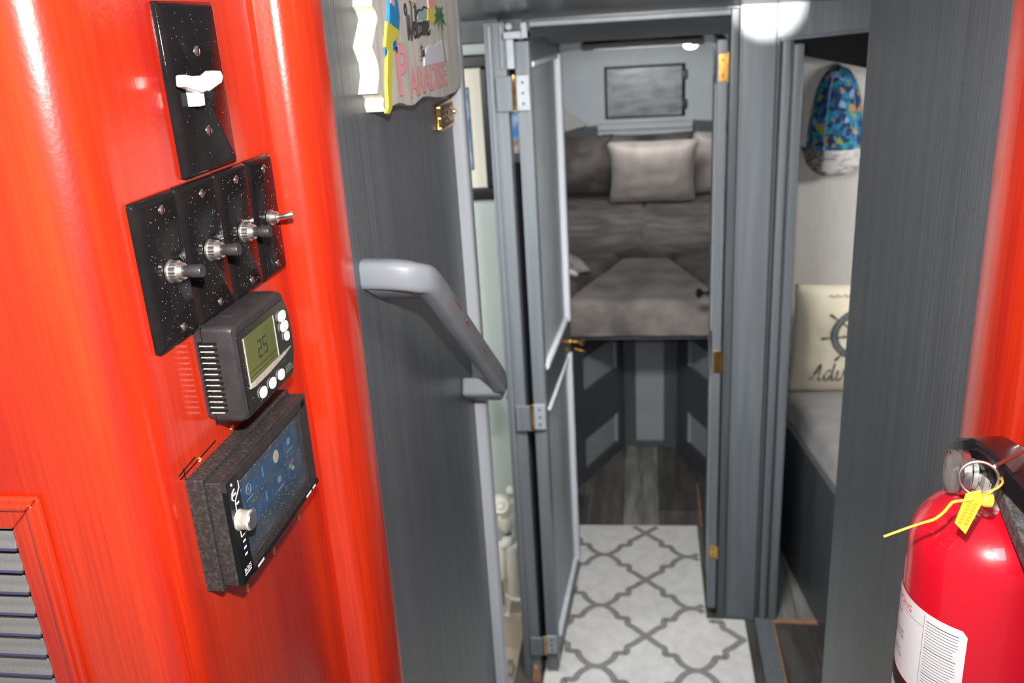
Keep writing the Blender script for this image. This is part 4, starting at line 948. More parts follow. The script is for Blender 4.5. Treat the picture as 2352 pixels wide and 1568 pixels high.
# stereo: body proud of the wall, top/left bezel, recessed dusty screen
t = root('car_stereo', (-0.30, 0.56, 1.497), 'black touchscreen car stereo with dusty blue screen let into the red wall', 'stereo')
ry0, ry1, rz0, rz1 = 0.4852, 0.6350, 1.4970, 1.5765
obj('mounting_sleeve', box(B(), -0.302, -0.2880, ry0-0.0022, ry1+0.0010, rz0-0.0035, rz1+0.0032), M['dustyblack'], t, bevel=0.0012)
obj('housing', box(B(), -0.2885, -0.2775, ry0, ry1, rz0, rz1), M['dustyblack'], t, bevel=0.0010)
H0, H1 = 0.0223, 0.0262
# bezel rails around the recessed screen
obj('bezel_top', prism(B(), [(ry0, rz1), (ry1, rz1), (0.6185, 1.5690), (0.5020, 1.5690), (ry0, 1.5690)], fL, H0, H1), M['blackplastic'], t, bevel=0.0004)
obj('bezel_right', prism(B(), [(ry1, rz1), (ry1, rz0), (0.6185, 1.5065), (0.6185, 1.5690)], fL, H0, H1-0.001), M['blackplastic'], t, bevel=0.0004)
obj('bezel_bottom', prism(B(), [(0.5030, rz0), (ry1, rz0), (0.6185, 1.5065), (0.5030, 1.5065)], fL, H0, H1-0.0005), M['dustyblack'], t, bevel=0.0004)
obj('bezel_lip', prism(B(), [(0.5030, rz0-0.001), (ry1, rz0-0.001), (ry1, rz0+0.0022), (0.5030, rz0+0.0022)], fL, H0-0.004, H1+0.0004), M['facegloss'], t, bevel=0.0004)
strip = obj('button_strip', prism(B(), [(ry0+0.0008, rz0), (0.5030, rz0), (0.5030, 1.5690), (0.5020, rz1-0.0015), (ry0+0.0008, rz1-0.0015)], fL, H0, H1+0.0002), M['facegloss'], t, bevel=0.0004)
scr = obj('screen', box(B(), -0.2785, -0.2772, 0.5030, 0.6185, 1.5065, 1.5690), M['screen'], t)
HS = 0.0229
for r_ in range(2):
    for c_ in range(4):
        y0_ = 0.5105+c_*0.0250; z0_ = 1.5425-r_*0.0195
        tl = obj('screen_tile', prism(B(), [(y0_, z0_), (y0_+0.0215, z0_), (y0_+0.0215, z0_+0.0165), (y0_, z0_+0.0165)], fL, HS, HS+0.0001), M['tile'], t)
        k = r_*4+c_
        ic = M['icon']
        if k in (2,): obj('icon', ell(B(), (y0_+0.0105, z0_+0.0098), (0.0050, 0.0050), fL, HS+0.0001, HS+0.0002, 20), mat('dim_cream_icon', (0.34, 0.32, 0.26), rough=0.5), tl)
        elif k == 7:
            obj('icon', ell(B(), (y0_+0.013, z0_+0.0115), (0.0024, 0.0022), fL, HS+0.0001, HS+0.0002), M['icon_red'], tl)
            obj('icon', ell(B(), (y0_+0.008, z0_+0.0095), (0.0028, 0.0020), fL, HS+0.0001, HS+0.0002), M['icon'], tl)
            obj('icon', ell(B(), (y0_+0.012, z0_+0.0058), (0.0026, 0.0018), fL, HS+0.0001, HS+0.0002), M['icon_yellow'], tl)
        elif k in (0, 4):
            obj('icon', tube(B(), [fL(y0_+0.0105+0.0038*cos(q), z0_+0.0100+0.0038*sin(q), HS) for q in [2*pi*x/16 for x in range(16)]], 0.0004, 5, closed=True), ic, tl)
            obj('icon', prism(B(), [(y0_+0.009, z0_+0.009), (y0_+0.012, z0_+0.009), (y0_+0.0105, z0_+0.0125)], fL, HS+0.0001, HS+0.0002), ic, tl)
        elif k in (1, 5):
            obj('icon', prism(B(), [(y0_+0.0098, z0_+0.0065), (y0_+0.0112, z0_+0.0065), (y0_+0.0112, z0_+0.0135), (y0_+0.0145, z0_+0.0120), (y0_+0.0112, z0_+0.0138), (y0_+0.0098, z0_+0.0140)], fL, HS+0.0001, HS+0.0002), ic, tl)
        else:
            obj('icon', ell(B(), (y0_+0.0105, z0_+0.0100), (0.0036, 0.0030), fL, HS+0.0001, HS+0.0002, 6), ic, tl)
        obj('caption', prism(B(), [(y0_+0.005, z0_+0.0026), (y0_+0.0165, z0_+0.0026), (y0_+0.0165, z0_+0.0036), (y0_+0.005, z0_+0.0036)], fL, HS+0.0001, HS+0.0002), M['tile' if k % 3 else 'icon'], tl)
text('MUTE', 0.0055, fL, M['icon'], t, u0=0.5070, v0=1.5632, h=HS+0.0002)
HK = H1+0.0004
def line(pts, r=0.00028, m='whiteprint', name='printed_line'):
    return obj(name, tube(B(), [fL(u, v, HK) for u, v in pts], r, 6), M[m], t)
line([(0.5018, 1.5700), (0.5018, 1.5648), (0.4940, 1.5590), (0.4935, 1.5560), (0.4935, 1.5310), (0.5028, 1.5310)])
line([(0.4950, 1.5672), (0.4912, 1.5655), (0.4900, 1.5618), (0.4918, 1.5600)], 0.0005)
for (y, z) in ((0.4945, 1.5635), (0.4970, 1.5557), (0.4980, 1.5350), (0.4965, 1.5265), (0.4962, 1.5215), (0.4960, 1.5165)):
    obj('button_mark', prism(B(), [(y-0.0018, z-0.0007), (y+0.0018, z-0.0007), (y+0.0018, z+0.0007), (y-0.0018, z+0.0007)], fL, HK-0.0002, HK), M['whiteprint'], t)
obj('led', ell(B(), (0.4925, 1.5715), (0.0011, 0.0011), fL, HK-0.0002, HK+0.0001, 12), M['whiteprint'], t)
text('BOSS', 0.0048, fL, M['whiteprint'], t, u0=0.4895, v0=1.5045, h=HK, width=0.0105, bold=0.00012)
obj('button_mark', prism(B(), [(0.4897, 1.5026), (0.4997, 1.5026), (0.4997, 1.5034), (0.4897, 1.5034)], fL, HK-0.0002, HK), M['whiteprint'], t)
for y0_, n_ in ((0.6060, 5), (0.6205, 3), (0.5085, 5)):
    for q in range(n_):
        obj('button_mark', prism(B(), [(y0_+q*0.0022, rz0-0.0002), (y0_+q*0.0022+0.0016, rz0-0.0002), (y0_+q*0.0022+0.0016, rz0+0.0016), (y0_+q*0.0022, rz0+0.0016)], fL, H1+0.0005, H1+0.0007), M['whiteprint'], t)
kk = obj('volume_knob', lathe(B(), [(0.0074, 0), (0.0074, 0.0010), (0.0068, 0.0014), (0.0068, 0.0075), (0.0072, 0.0082), (0.0066, 0.0094), (0.0052, 0.0098)], axis_m(fL(0.4945, 1.5440, H1), (1, 0, 0)), 30), M['silver'], t, smooth=True)
obj('knob_cap', lathe(B(), [(0.0064, 0.0094), (0.0060, 0.0104), (0, 0.0106)], axis_m(fL(0.4945, 1.5440, H1), (1, 0, 0)), 30, cap=False), M['steel'], kk, smooth=True)
specks(t, 0.504, 0.617, 1.508, 1.568, HS, 200, 60)
obj('card_slot', prism(B(), [(0.6215, 1.5690), (0.6295, 1.5690), (0.6295, 1.5735), (0.6215, 1.5735)], fL, H1-0.0004, H1+0.0001), M['gap'], t)

# louvred vent in the aft-facing part of the red wall
t = root('louvre_vent', (-0.50, 0.441, 1.30), 'red framed vent with grey horizontal louvres at the lower left', 'vent')
fV = lambda u, v, h: Vector((u, 0.441-h, v))
vx1, vz1 = -0.3715, 1.5915; fw = 0.0226
obj('frame_rail', prism(B(), [(-0.85, vz1), (vx1, vz1), (vx1-fw, vz1-fw), (-0.85, vz1-fw)], fV, 0, 0.0055), M['mahog_trim'], t, bevel=0.002, seg=3)
obj('frame_stile', prism(B(), [(vx1, vz1), (vx1, 1.10), (vx1-fw, 1.10), (vx1-fw, vz1-fw)], fV, 0, 0.0055), M['mahog_trim'], t, bevel=0.002, seg=3)
obj('frame_bead', prism(B(), [(vx1-0.0035, vz1-0.0035), (vx1-0.0035, 1.10), (vx1-0.0085, 1.10), (vx1-0.0085, vz1-0.0085)], fV, 0.004, 0.0080), M['mahog_trim'], t, bevel=0.002, seg=3)
obj('frame_bead', prism(B(), [(-0.85, vz1-0.0035), (vx1-0.0035, vz1-0.0035), (vx1-0.0085, vz1-0.0085), (-0.85, vz1-0.0085)], fV, 0.004, 0.0080), M['mahog_trim'], t, bevel=0.002, seg=3)
obj('backing', box(B(), -0.85, vx1-fw+0.001, 0.4395, 0.4405, 1.10, vz1-fw), M['gap'], t)
pitch = 0.0163
f0 = None
for i in range(34):
    z = vz1-fw-0.0022-i*pitch
    if f0 is None:
        bm = B()
        prism(bm, [(0.0000, 0), (0.0060, -0.0105), (0.0046, -0.0115), (0.0010, -0.0105), (-0.0004, -0.0005)], lambda u, v, h: Vector((h, -u, v)), -0.50, -0.0)
        f0 = obj('slat', bm, M['slat'], t, local=True, bevel=0.0005)
        f0.location = Vector((vx1-fw+0.0005, 0.4400, z)) - t.location
        bm = B(); prism(bm, [(0.0046, -0.0115), (0.0062, -0.0104), (0.0058, -0.0092), (0.0064, -0.0120)], lambda u, v, h: Vector((h, -u, v)), -0.50, -0.0)
        f1 = obj('slat_lip', tube(B(), [(-0.5, -0.0056, -0.0112), (0.0, -0.0056, -0.0112)], 0.0011, 8), M['vent_edge'], f0, local=True, smooth=True)
    else:
        c = f0.copy(); COL.objects.link(c); c.location = Vector((vx1-fw+0.0005, 0.4400, z)) - t.location
        c2 = f1.copy(); COL.objects.link(c2); c2.parent = c

# ================================================================== GREY LEFT PARTITION FITTINGS
# handrail: stands off the wall, then runs down and forward
hr = root('handrail', (-0.26, 0.94, 1.34), 'worn light grey painted handrail sloping down the left partition', 'handrail')
def rail_mesh():
    bm = B()
    P0 = Vector((-0.2600, 0.775, 1.637)); P1 = Vector((-0.2330, 0.770, 1.6375)); P2 = Vector((-0.2120, 0.775, 1.633)); P3 = Vector((-0.2040, 0.800, 1.618))
    P4 = Vector((-0.2030, 1.120, 1.390)); P5 = Vector((-0.2080, 1.150, 1.366))
    path = [P0, P1, P2, P3, P3.lerp(P4, 0.33), P3.lerp(P4, 0.66), P4, P5]
    path = smooth_path(path, 5)
    N = len(path); rings = []
    for i, p in enumerate(path):
        t_ = (path[min(i+1, N-1)]-path[max(i-1, 0)]).normalized()
        up_ = Vector((0, 0, 1)); q = t_.cross(up_)
        if q.length < 1e-3: q = Vector((1, 0, 0))
        q.normalize(); n_ = q.cross(t_).normalized()
        hh, ww = 0.0140, 0.0115
        if i > N-4: hh *= (1-0.16*(i-N+4)); ww *= (1-0.16*(i-N+4))
        ring = []
        for k in range(20):
            a = 2*pi*k/20; ca, sa = cos(a), sin(a)
            ring.append(bm.verts.new(p + q*ww*math.copysign(abs(ca)**0.6, ca) + n_*hh*math.copysign(abs(sa)**0.6, sa)))
        rings.append(ring)
    for a, b in zip(rings[:-1], rings[1:]):
        for k in range(20): bm.faces.new((a[k], a[(k+1) % 20], b[(k+1) % 20], b[k]))
    bm.faces.new(rings[0][::-1]); bm.faces.new(rings[-1]); return bm
obj('rail', rail_mesh(), M['rail'], hr, smooth=True, ang=50)
# wedge standoffs
obj('standoff', prism(B(), [(0.762, 1.638), (0.790, 1.638), (0.838, 1.596), (0.806, 1.603), (0.770, 1.622)], lambda u, v, h: Vector((-0.26+h, u, v)), 0.0, 0.046), M['rail'], hr, bevel=0.004, seg=3)
obj('standoff', prism(B(), [(1.150, 1.380), (1.190, 1.352), (1.186, 1.338), (1.160, 1.340), (1.140, 1.356)], lambda u, v, h: Vector((-0.26+h, u, v)), 0.0, 0.055), M['rail'], hr, bevel=0.004, seg=3)
for (a, b2, r1, r2) in ((0.86, 1.590, 0.016, 0.0015), (0.90, 1.556, 0.010, 0.002), (0.98, 1.495, 0.014, 0.0014), (1.115, 1.374, 0.006, 0.002)):
    b2 -= 0.010; bm = B(); prism(bm, [(a-r1, b2+r1*0.72-r2), (a+r1, b2-r1*0.72-r2), (a+r1*0.7, b2-r1*0.5+r2), (a-r1*0.6, b2+r1*0.45+r2)], lambda u, v, h: Vector((-0.1914+h, u, v)), 0, 0.0003)
    obj('wear_mark', bm, M['railwear'], hr)

# welcome sign
sg = root('welcome_sign', (-0.26, 1.0, 1.772), 'wavy edged driftwood sign reading Welcome to Paradise above the handrail', 'sign')
left_edge = [(0.838, 1.7771), (0.8345, 1.783), (0.8383, 1.7891), (0.8300, 1.7930), (0.8185, 1.7950), (0.8312, 1.8105), (0.8310, 1.8208), (0.8245, 1.829), (0.8180, 1.8358), (0.8448, 1.8596), (0.8400, 1.866), (0.8312, 1.8705), (0.836, 1.882), (0.825, 1.900), (0.838, 1.925), (0.828, 1.955), (0.835, 1.985)]
bottom = [(0.8579, 1.7788), (0.8740, 1.7800), (0.8897, 1.7802), (0.9087, 1.7781), (0.9240, 1.7750), (0.9381, 1.7733), (0.9520, 1.7730), (0.9643, 1.7743), (0.9927, 1.7775), (1.0207, 1.7761), (1.058, 1.7715), (1.1036, 1.7682), (1.1700, 1.7685), (1.2120, 1.7740)]
right_edge = [(1.219, 1.80), (1.212, 1.83), (1.220, 1.86), (1.213, 1.90), (1.220, 1.94), (1.214, 1.985)]
poly = bottom + right_edge + left_edge[::-1]
bm = B(); prism(bm, poly, fG, 0.0, 0.018)
for f in bm.faces: f.material_index = 0 if len(f.verts) > 4 else 1
bd = obj('board', bm, [M['signface'], M['signedge']], sg)
hS = 0.0184
def deco(name, pts, m, h=hS, th=0.0007): return obj(name, prism(B(), pts, fG, h-0.0003, h+th), M[m], sg)
deco('parrot_wing', [(0.8749, 1.8557), (0.8819, 1.8713), (0.890, 1.8850), (0.898, 1.905), (0.9100, 1.905), (0.9128, 1.8761), (0.9147, 1.8607), (0.9082, 1.8484), (0.8908, 1.8517)], 'parrotblue', th=0.0025)
deco('parrot_head', [(0.884, 1.895), (0.890, 1.925), (0.905, 1.935), (0.915, 1.925), (0.916, 1.905), (0.905, 1.893)], 'parrotyellow', th=0.003)
deco('parrot_face', [(0.884, 1.873), (0.888, 1.886), (0.897, 1.886), (0.897, 1.870)], 'paintcoral', h=hS+0.0025)
deco('parrot_body', [(0.8749, 1.8557), (0.8908, 1.8517), (0.9082, 1.8484), (0.9023, 1.8415), (0.8821, 1.8374), (0.8776, 1.8338), (0.86, 1.8306), (0.8543, 1.8345), (0.8702, 1.8565)], 'parrotyellow', th=0.002)
deco('parrot_tail', [(0.8611, 1.8313), (0.8793, 1.8337), (0.8713, 1.8157), (0.8551, 1.7783), (0.8450, 1.7745), (0.8392, 1.7745), (0.8340, 1.7760), (0.8433, 1.7800), (0.8466, 1.802)], 'parrotyellow', th=0.0022)
deco('parrot_feather', [(0.8536, 1.8345), (0.8637, 1.8342), (0.8599, 1.8283), (0.8516, 1.8257)], 'parrotblue', h=hS+0.001)
deco('parrot_feather', [(0.8829, 1.8374), (0.8973, 1.8385), (0.8949, 1.8285), (0.8823, 1.8321)], 'parrotblue', h=hS+0.001)
deco('parrot_claw', [(0.889, 1.833), (0.898, 1.833), (0.897, 1.827)], 'ink', h=hS+0.001)
deco('cloud', [(1.0091, 1.8090), (1.012, 1.8162), (1.0252, 1.8262), (1.038, 1.8292), (1.0518, 1.8297), (1.0610, 1.8280), (1.0732, 1.8286), (1.088, 1.8310), (1.102, 1.8319), (1.118, 1.8345), (1.1313, 1.8331), (1.1400, 1.8300), (1.1437, 1.8268), (1.1388, 1.8083)], 'cloud')
deco('hill', [(0.9985, 1.8583), (0.9965, 1.863), (1.0055, 1.8663), (1.0180, 1.8660), (1.0301, 1.869), (1.0457, 1.8673), (1.0422, 1.8585)], 'island')
obj('hill_outline', tube(B(), [fG(u, v, hS+0.0006) for u, v in smooth_path([(0.990, 1.861, 0), (0.9965, 1.865, 0), (1.0055, 1.8675, 0), (1.018, 1.867, 0), (1.0301, 1.8705, 0), (1.0457, 1.869, 0)], 3) for _ in (0,)] if False else [fG(p.x, p.y, hS+0.0006) for p in smooth_path([(0.986, 1.859, 0), (0.9965, 1.8645, 0), (1.0055, 1.8675, 0), (1.018, 1.867, 0), (1.0301, 1.8705, 0), (1.0457, 1.869, 0)], 3)], 0.0009, 6), M['ink'], sg)
deco('bird_body', [(1.0541, 1.8692), (1.0541, 1.892), (1.0976, 1.892), (1.0939, 1.8692)], 'paintcoral')
deco('bird_breast', [(1.0446, 1.8541), (1.0481, 1.8692), (1.0806, 1.8692), (1.0788, 1.8538)], 'paintyellow')
for k in range(9):
    a = radians(-60+37*k); L = 0.030 if k % 2 else 0.024
    c0 = (1.106, 1.860); tip = (c0[0]+L*1.2*cos(a), c0[1]+L*0.62*sin(a)-0.003); wdt = 0.0042
    nx, nz_ = -sin(a)*wdt, cos(a)*wdt*0.7; mid = ((c0[0]+tip[0])/2, (c0[1]+tip[1])/2+0.002)
    deco('palm_frond', [c0, (mid[0]+nx, mid[1]+nz_), tip, (mid[0]-nx, mid[1]-nz_)], 'paintgreen', h=hS+0.0008+k*0.00003, th=0.0004)
deco('palm_trunk', [(1.1045, 1.858), (1.1105, 1.858), (1.1165, 1.8300), (1.1213, 1.8081), (1.1150, 1.8085), (1.1110, 1.8280)], 'trunk', h=hS+0.0006)
text('P', 0.05, fG, M['pinkedge'], sg, u0=0.8935, v0=1.7860, h=hS+0.0004, width=0.0430, height=0.0500, bold=0.0015)
text('P', 0.05, fG, M['pink'], sg, u0=0.8950, v0=1.7868, h=hS+0.0008, width=0.0400, height=0.0480, bold=0.0010)
text('ARADISE', 0.03, fG, M['pinkedge'], sg, u0=0.9380, v0=1.7800, h=hS+0.0004, width=0.1860, height=0.0305, bold=0.0008)
text('ARADISE', 0.03, fG, M['pink'], sg, u0=0.9395, v0=1.7812, h=hS+0.0008, width=0.1830, height=0.0285, bold=0.0006)
wl_st = [  # handwritten "Welcome"
    [(0.946, 1.862), (0.943, 1.868), (0.948, 1.873), (0.952, 1.866), (0.950, 1.850), (0.951, 1.838), (0.957, 1.850), (0.960, 1.862), (0.961, 1.848), (0.963, 1.837), (0.970, 1.852), (0.973, 1.872), (0.968, 1.876)],
    [(0.975, 1.845), (0.981, 1.849), (0.981, 1.855), (0.976, 1.853), (0.975, 1.843), (0.980, 1.839), (0.986, 1.846), (0.992, 1.866), (0.990, 1.873), (0.987, 1.860), (0.987, 1.843), (0.991, 1.839)],
    [(1.003, 1.853), (0.997, 1.854), (0.994, 1.846), (0.997, 1.840), (1.004, 1.844)],
    [(1.009, 1.855), (1.004, 1.850), (1.006, 1.842), (1.012, 1.844), (1.013, 1.852), (1.009, 1.855)],
    [(1.017, 1.855), (1.018, 1.841), (1.021, 1.853), (1.025, 1.855), (1.026, 1.841), (1.030, 1.853), (1.034, 1.855), (1.035, 1.842), (1.039, 1.841)],
    [(1.041, 1.847), (1.047, 1.850), (1.047, 1.856), (1.042, 1.854), (1.041, 1.844), (1.046, 1.841), (1.053, 1.846)],
]
for st in wl_st:
    obj('lettering', tube(B(), [fG(p.x, p.y, hS+0.0004) for p in smooth_path([(x, z, 0) for x, z in st], 4)], 0.00085, 6), M['ink'], sg)
for st in ([(1.003, 1.832), (1.002, 1.821), (1.006, 1.820)], [(0.998, 1.828), (1.008, 1.829)], [(1.013, 1.826), (1.009, 1.823), (1.012, 1.819), (1.016, 1.822), (1.013, 1.826)]):
    obj('lettering', tube(B(), [fG(p.x, p.y, hS+0.0004) for p in smooth_path([(x, z, 0) for x, z in st], 4)], 0.0007, 6), M['ink'], sg)
for (y, z) in ((0.984, 1.8720), (0.9965, 1.8175)):
    obj('screw', lathe(B(), [(0.0028, 0), (0.0022, 0.0015), (0, 0.002)], axis_m(fG(y, z, hS), (1, 0, 0)), 12, cap=False), M['brass'], sg, smooth=True)

# brass plaque
bp = root('brass_plaque', (-0.26, 1.18, 1.722), 'small brass nameplate reading HEAD below the right end of the sign', 'plaque')
P_ = [(1.124, 1.7255), (1.132, 1.7225), (1.213, 1.7225), (1.221, 1.7255), (1.219, 1.7400), (1.221, 1.7545), (1.213, 1.7575), (1.132, 1.7575), (1.124, 1.7545), (1.126, 1.7400)]
obj('plate', prism(B(), P_, fG, 0.0, 0.0040), M['brass'], bp, bevel=0.0015)
obj('field', prism(B(), [(1.136, 1.7260), (1.212, 1.7260), (1.212, 1.7540), (1.136, 1.7540)], fG, 0.003, 0.0043), M['darkbrass'], bp)
text('HEAD', 0.02, fG, M['brass'], bp, u0=1.142, v0=1.7310, h=0.0050, width=0.064, height=0.0180, bold=0.0003)
for (y, z) in ((1.128, 1.7275), (1.128, 1.7400), (1.128, 1.7530), (1.219, 1.740)):
    obj('rivet', lathe(B(), [(0.0038, 0), (0.0032, 0.0025), (0.0, 0.0040)], axis_m(fG(y, z, 0.0035), (1, 0, 0)), 12, cap=False), M['brass'], bp, smooth=True)

# ================================================================== FIRE EXTINGUISHER
EX, EY, ER = 0.235, 0.57, 0.054
ext = root('fire_extinguisher', (EX, EY, 1.19), 'glossy red fire extinguisher with white instruction label and black levers', 'fire extinguisher')
Mx = lambda z: Matrix.Translation((EX, EY, z))
prof = [(0.030, 1.190), (0.048, 1.192), (ER, 1.202), (ER, 1.488)]
for k in range(1, 11):
    a = radians(9*k); prof.append((0.014+(ER-0.014)*cos(a), 1.488+0.040*sin(a)))
prof += [(0.014, 1.534)]
obj('cylinder', lathe(B(), prof, Mx(0), 64), M['extred'], ext, smooth=True, ang=60)
def cylp(deg, z, r): a = radians(deg); return Vector((EX+r*cos(a), EY+r*sin(a), z))
def wrap(name, d0, d1, z0, z1, r, m, n=40, parent=ext, rc=0.0):
    bm = B(); A_ = []; 
    for i in range(n+1):
        d = d0+(d1-d0)*i/n
        zt = z1; zb = z0
        if rc:
            e = min(i, n-i)/n*abs(d1-d0)*pi/180*r
            if e < rc: k = rc-sqrt(max(0, rc*rc-(rc-e)**2)); zt -= k; zb += k
        A_.append((bm.verts.new(cylp(d, zb, r)), bm.verts.new(cylp(d, zt, r))))
    for a, b in zip(A_[:-1], A_[1:]): bm.faces.new((a[0], b[0], b[1], a[1]))
    return obj(name, bm, M[m], parent, smooth=True, ang=60)
lab_ = wrap('label', 100, 240.5, 1.386, 1.4535, ER+0.0004, 'label', rc=0.004)
wrap('black_band', 100, 240.5, 1.372, 1.3845, ER+0.0006, 'ink')
lb2 = wrap('lower_label', 100, 240.5, 1.255, 1.372, ER+0.0004, 'label')
RL = ER+0.0010
def fC(deg0): return lambda u, v, h: cylp(deg0+u/RL*180/pi, v, RL+h)
text('INSTRUCTIONS', 0.0075, fC(135), M['labelred'], lab_, u0=0.0, v0=1.4440, h=0, width=0.0580, height=0.0052)
zr_ = 1.4385
for s, zz in (('HOLD UPRIGHT.', 1.4345), ('PULL PIN', 1.4305), ('STAND BACK 8 FEET', 1.4200), ('AIM AT BASE OF FIRE', 1.4160), ('SQUEEZE LEVER &', 1.4040), ('SWEEP SIDE TO SIDE', 1.4000)):
    text(s, 0.0036, fC(203), M['labelgrey'], lab_, u0=-0.042+0.001, v0=zz, h=0, sx=0.80)
for s, zz in (('1.', 1.4335), ('2.', 1.4185), ('3.', 1.4025)):
    text(s, 0.0060, fC(203), M['labelred'], lab_, u0=-0.048, v0=zz, h=0)
wrap('rule', 150, 209, 1.4415, 1.4417, RL, 'labelgrey', parent=lab_)
wrap('rule', 209.0, 209.3, 1.388, 1.452, RL, 'labelgrey', n=1, parent=lab_)
rnd = random.Random(4)
for i in range(25):
    z = 1.4475-i*0.00235
    wrap('text_line', 211, 236-rnd.uniform(0, 4), z, z+(0.00055 if i % 9 == 0 else 0.00032), RL, 'labelgrey', n=10, parent=lab_)
for d in (176, 196, 216):
    wrap('pictogram', d, d+14, 1.345, 1.366, RL, 'ink', n=8, parent=lb2)
    wrap('pictogram', d+1, d+13, 1.3465, 1.3645, RL+0.0002, 'label', n=8, parent=lb2)
# valve, gauge, ring, levers
obj('collar', lathe(B(), [(0.017, 1.527), (0.018, 1.530), (0.018, 1.537), (0.014, 1.540)], Mx(0), 24), M['castmetal'], ext, smooth=True)
vb = obj('valve_body', lathe(B(), [(0.013, 1.536), (0.013, 1.546), (0.010, 1.549), (0.010, 1.556), (0.007, 1.558)], Mx(0), 20), M['castmetal'], ext, smooth=True)
gd = Vector((-1, 0.12, 0.05)).normalized()
gm = axis_m(Vector((EX, EY, 1.5445)), gd)
obj('gauge_stem', lathe(B(), [(0.006, 0.008), (0.006, 0.0165), (0.0105, 0.017), (0.0105, 0.0200)], gm, 20), M['castmetal'], ext, smooth=True)
gg = obj('gauge_case', lathe(B(), [(0.0135, 0.0215), (0.0152, 0.0225), (0.0152, 0.0270), (0.0140, 0.0280)], gm, 32), M['steel'], ext, smooth=True)
obj('gauge_dial', lathe(B(), [(0.0130, 0.0281), (0.0130, 0.0283)], gm, 28), M['castmetal'], gg)
obj('gauge_lens', lathe(B(), [(0.0142, 0.0284), (0.0146, 0.0320), (0.0136, 0.0345), (0.009, 0.0355), (0, 0.0358)], gm, 32, cap=False), M['clear'], gg, smooth=True)
obj('neck_flange', lathe(B(), [(0.0125, 0.0105), (0.0125, 0.0135), (0.0075, 0.0145)], gm, 24), M['castmetal'], ext, smooth=True)
rg_c = Vector((0.2040, 0.528, 1.5655))
rx = (R @ Vector((1, 0, 0))); ry = (R @ Vector((0, 1, 0)))
nrm = Vector((-0.25, -0.93, 0.25)).normalized(); rx = Vector((1, 0, 0)); rx = (rx-nrm*rx.dot(nrm)).normalized(); ry = nrm.cross(rx)
obj('pull_ring', tube(B(), [rg_c + rx*0.0110*cos(2*pi*k/36) + ry*0.0106*sin(2*pi*k/36) for k in range(36)], 0.00105, 10, closed=True), M['steel'], ext, smooth=True)
obj('safety_pin', tube(B(), [rg_c+Vector((0.008, 0, 0.0085)), rg_c+Vector((0.034, 0.020, 0.010))], 0.0012, 8), M['steel'], ext, smooth=True)
# squeeze levers pointing towards the camera
def lever(path, wid, thick, flange):
    """channel section swept along a path"""
    bm = B(); rings = []
    N = len(path)
    for i, p in enumerate(path):
        p = Vector(p); t_ = (Vector(path[min(i+1, N-1)])-Vector(path[max(i-1, 0)])).normalized()
        side = t_.cross(Vector((0, 0, 1))).normalized(); n_ = side.cross(t_).normalized()
        if n_.z < 0: n_ = -n_
        w_ = wid[i]/2; f_l = flange[i]
        sec = [(-w_, -f_l), (-w_, 0), (-w_*0.8, thick*0.5), (w_*0.8, thick*0.5), (w_, 0), (w_, -f_l), (w_-thick, -f_l), (w_-thick, -thick*0.6), (-w_+thick, -thick*0.6), (-w_+thick, -f_l)]
        rings.append([bm.verts.new(p + side*a + n_*b) for a, b in sec])
    for a, b in zip(rings[:-1], rings[1:]):
        for k in range(10): bm.faces.new((a[k], a[(k+1) % 10], b[(k+1) % 10], b[k]))
    bm.faces.new(rings[0][::-1]); bm.faces.new(rings[-1]); return bm
obj('upper_lever', lever([(0.2225, 0.612, 1.546), (0.2245, 0.600, 1.558), (0.2275, 0.583, 1.5665), (0.232, 0.562, 1.5685), (0.2385, 0.535, 1.5640), (0.248, 0.500, 1.555), (0.258, 0.450, 1.547)], [0.022, 0.024, 0.025, 0.026, 0.026, 0.026, 0.024], 0.0016, [0.008, 0.013, 0.017, 0.018, 0.015, 0.012, 0.008]), M['leverblack'], ext, bevel=0.0012)
obj('carry_handle', lever([(0.236, 0.560, 1.550), (0.237, 0.540, 1.546), (0.238, 0.515, 1.537), (0.2385, 0.480, 1.524), (0.2375, 0.455, 1.515), (0.2370, 0.447, 1.512)], [0.022, 0.024, 0.026, 0.028, 0.025, 0.015], 0.0016, [0.010, 0.012, 0.012, 0.009, 0.005, 0.003]), M['levergrain'], ext, bevel=0.001)
obj('rivet', lathe(B(), [(0.0035, 0), (0.003, 0.0015), (0, 0.002)], axis_m((0.2190, 0.578, 1.556), (-0.9, -0.4, 0)), 12, cap=False), M['steel'], ext, smooth=True)
# wall bracket holding it
obj('bracket', box(B(), 0.284, 0.3015, EY-0.02, EY+0.02, 1.22, 1.52), M['steel'], ext, bevel=0.001)
obj('strap', lathe(B(), [(ER+0.0008, 1.286), (ER+0.0012, 1.290), (ER+0.0012, 1.306), (ER+0.0008, 1.310)], Mx(0), 48, cap=False), M['steel'], ext, smooth=True)
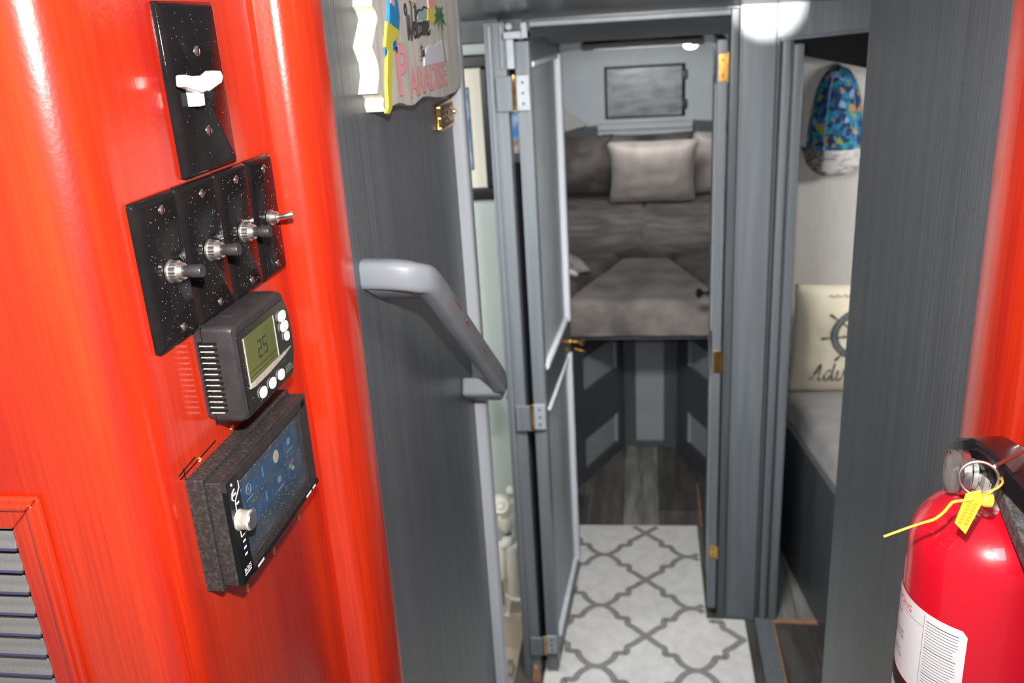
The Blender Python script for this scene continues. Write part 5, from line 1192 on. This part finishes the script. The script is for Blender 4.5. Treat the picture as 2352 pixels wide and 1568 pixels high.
# yellow seal tie
sl = root('seal_tag', (0.19, 0.512, 1.53), 'yellow plastic security seal with tag looped through the extinguisher pin', 'seal tag')
Yt = 0.512
loop_ = [(0.2180, 0.530, 1.5650), (0.2131, Yt+0.004, 1.5690), (0.2082, Yt-0.002, 1.5690), (0.2038, Yt-0.002, 1.5661), (0.2025, Yt-0.001, 1.5625)]
obj('tie', tube(B(), smooth_path(loop_, 5), 0.00075, 8), M['tagyellow'], sl, smooth=True)
tail = [(0.1996, Yt, 1.5614), (0.1947, Yt-0.002, 1.5607), (0.1849, Yt-0.002, 1.559), (0.1822, Yt-0.002, 1.5562), (0.1794, Yt-0.002, 1.5515), (0.1748, Yt-0.001, 1.5459), (0.1688, Yt, 1.5426), (0.1601, Yt, 1.5387), (0.1464, Yt, 1.532)]
sp2 = smooth_path(tail, 8)
obj('tail', tube(B(), sp2, [0.00085+(0.00028 if (i % 2 and i < len(sp2)*0.72) else 0) for i in range(len(sp2))], 8), M['tagyellow'], sl, smooth=True, ang=80)
obj('tag', prism(B(), [(0.1910, 1.5647), (0.1990, 1.5672), (0.2014, 1.5600), (0.1936, 1.5362), (0.1865, 1.5440)], fY(Yt-0.001), 0, 0.0014), M['tagyellow'], sl, bevel=0.0004)
obj('lock', lathe(B(), [(0.0035, 0), (0.0045, 0.002), (0.0042, 0.006), (0.002, 0.0075)], axis_m((0.2005, Yt, 1.5598), (1, 0, -0.15)), 14), M['tagyellow'], sl, smooth=True)
fT = lambda u, v, h: Vector((0.1905+u*0.30+v*0.34*-1*-0.0, Yt-0.0026-h, 1.541+u*0.954))
for k in range(2):
    ca, sa = cos(radians(74)), sin(radians(74))
    f3 = (lambda k: lambda u, v, h: Vector((0.1935+u*ca-(v+k*0.0036)*sa, Yt-0.0026-h, 1.5420+u*sa+(v+k*0.0036)*ca)))(k)
    for q in range(7):
        obj('embossed_mark', prism(B(), [(0.001+q*0.0024, 0), (0.0026+q*0.0024, 0), (0.0026+q*0.0024, 0.0022), (0.001+q*0.0024, 0.0022)], f3, -0.0002, 0.0001), M['tagprint'], sl)
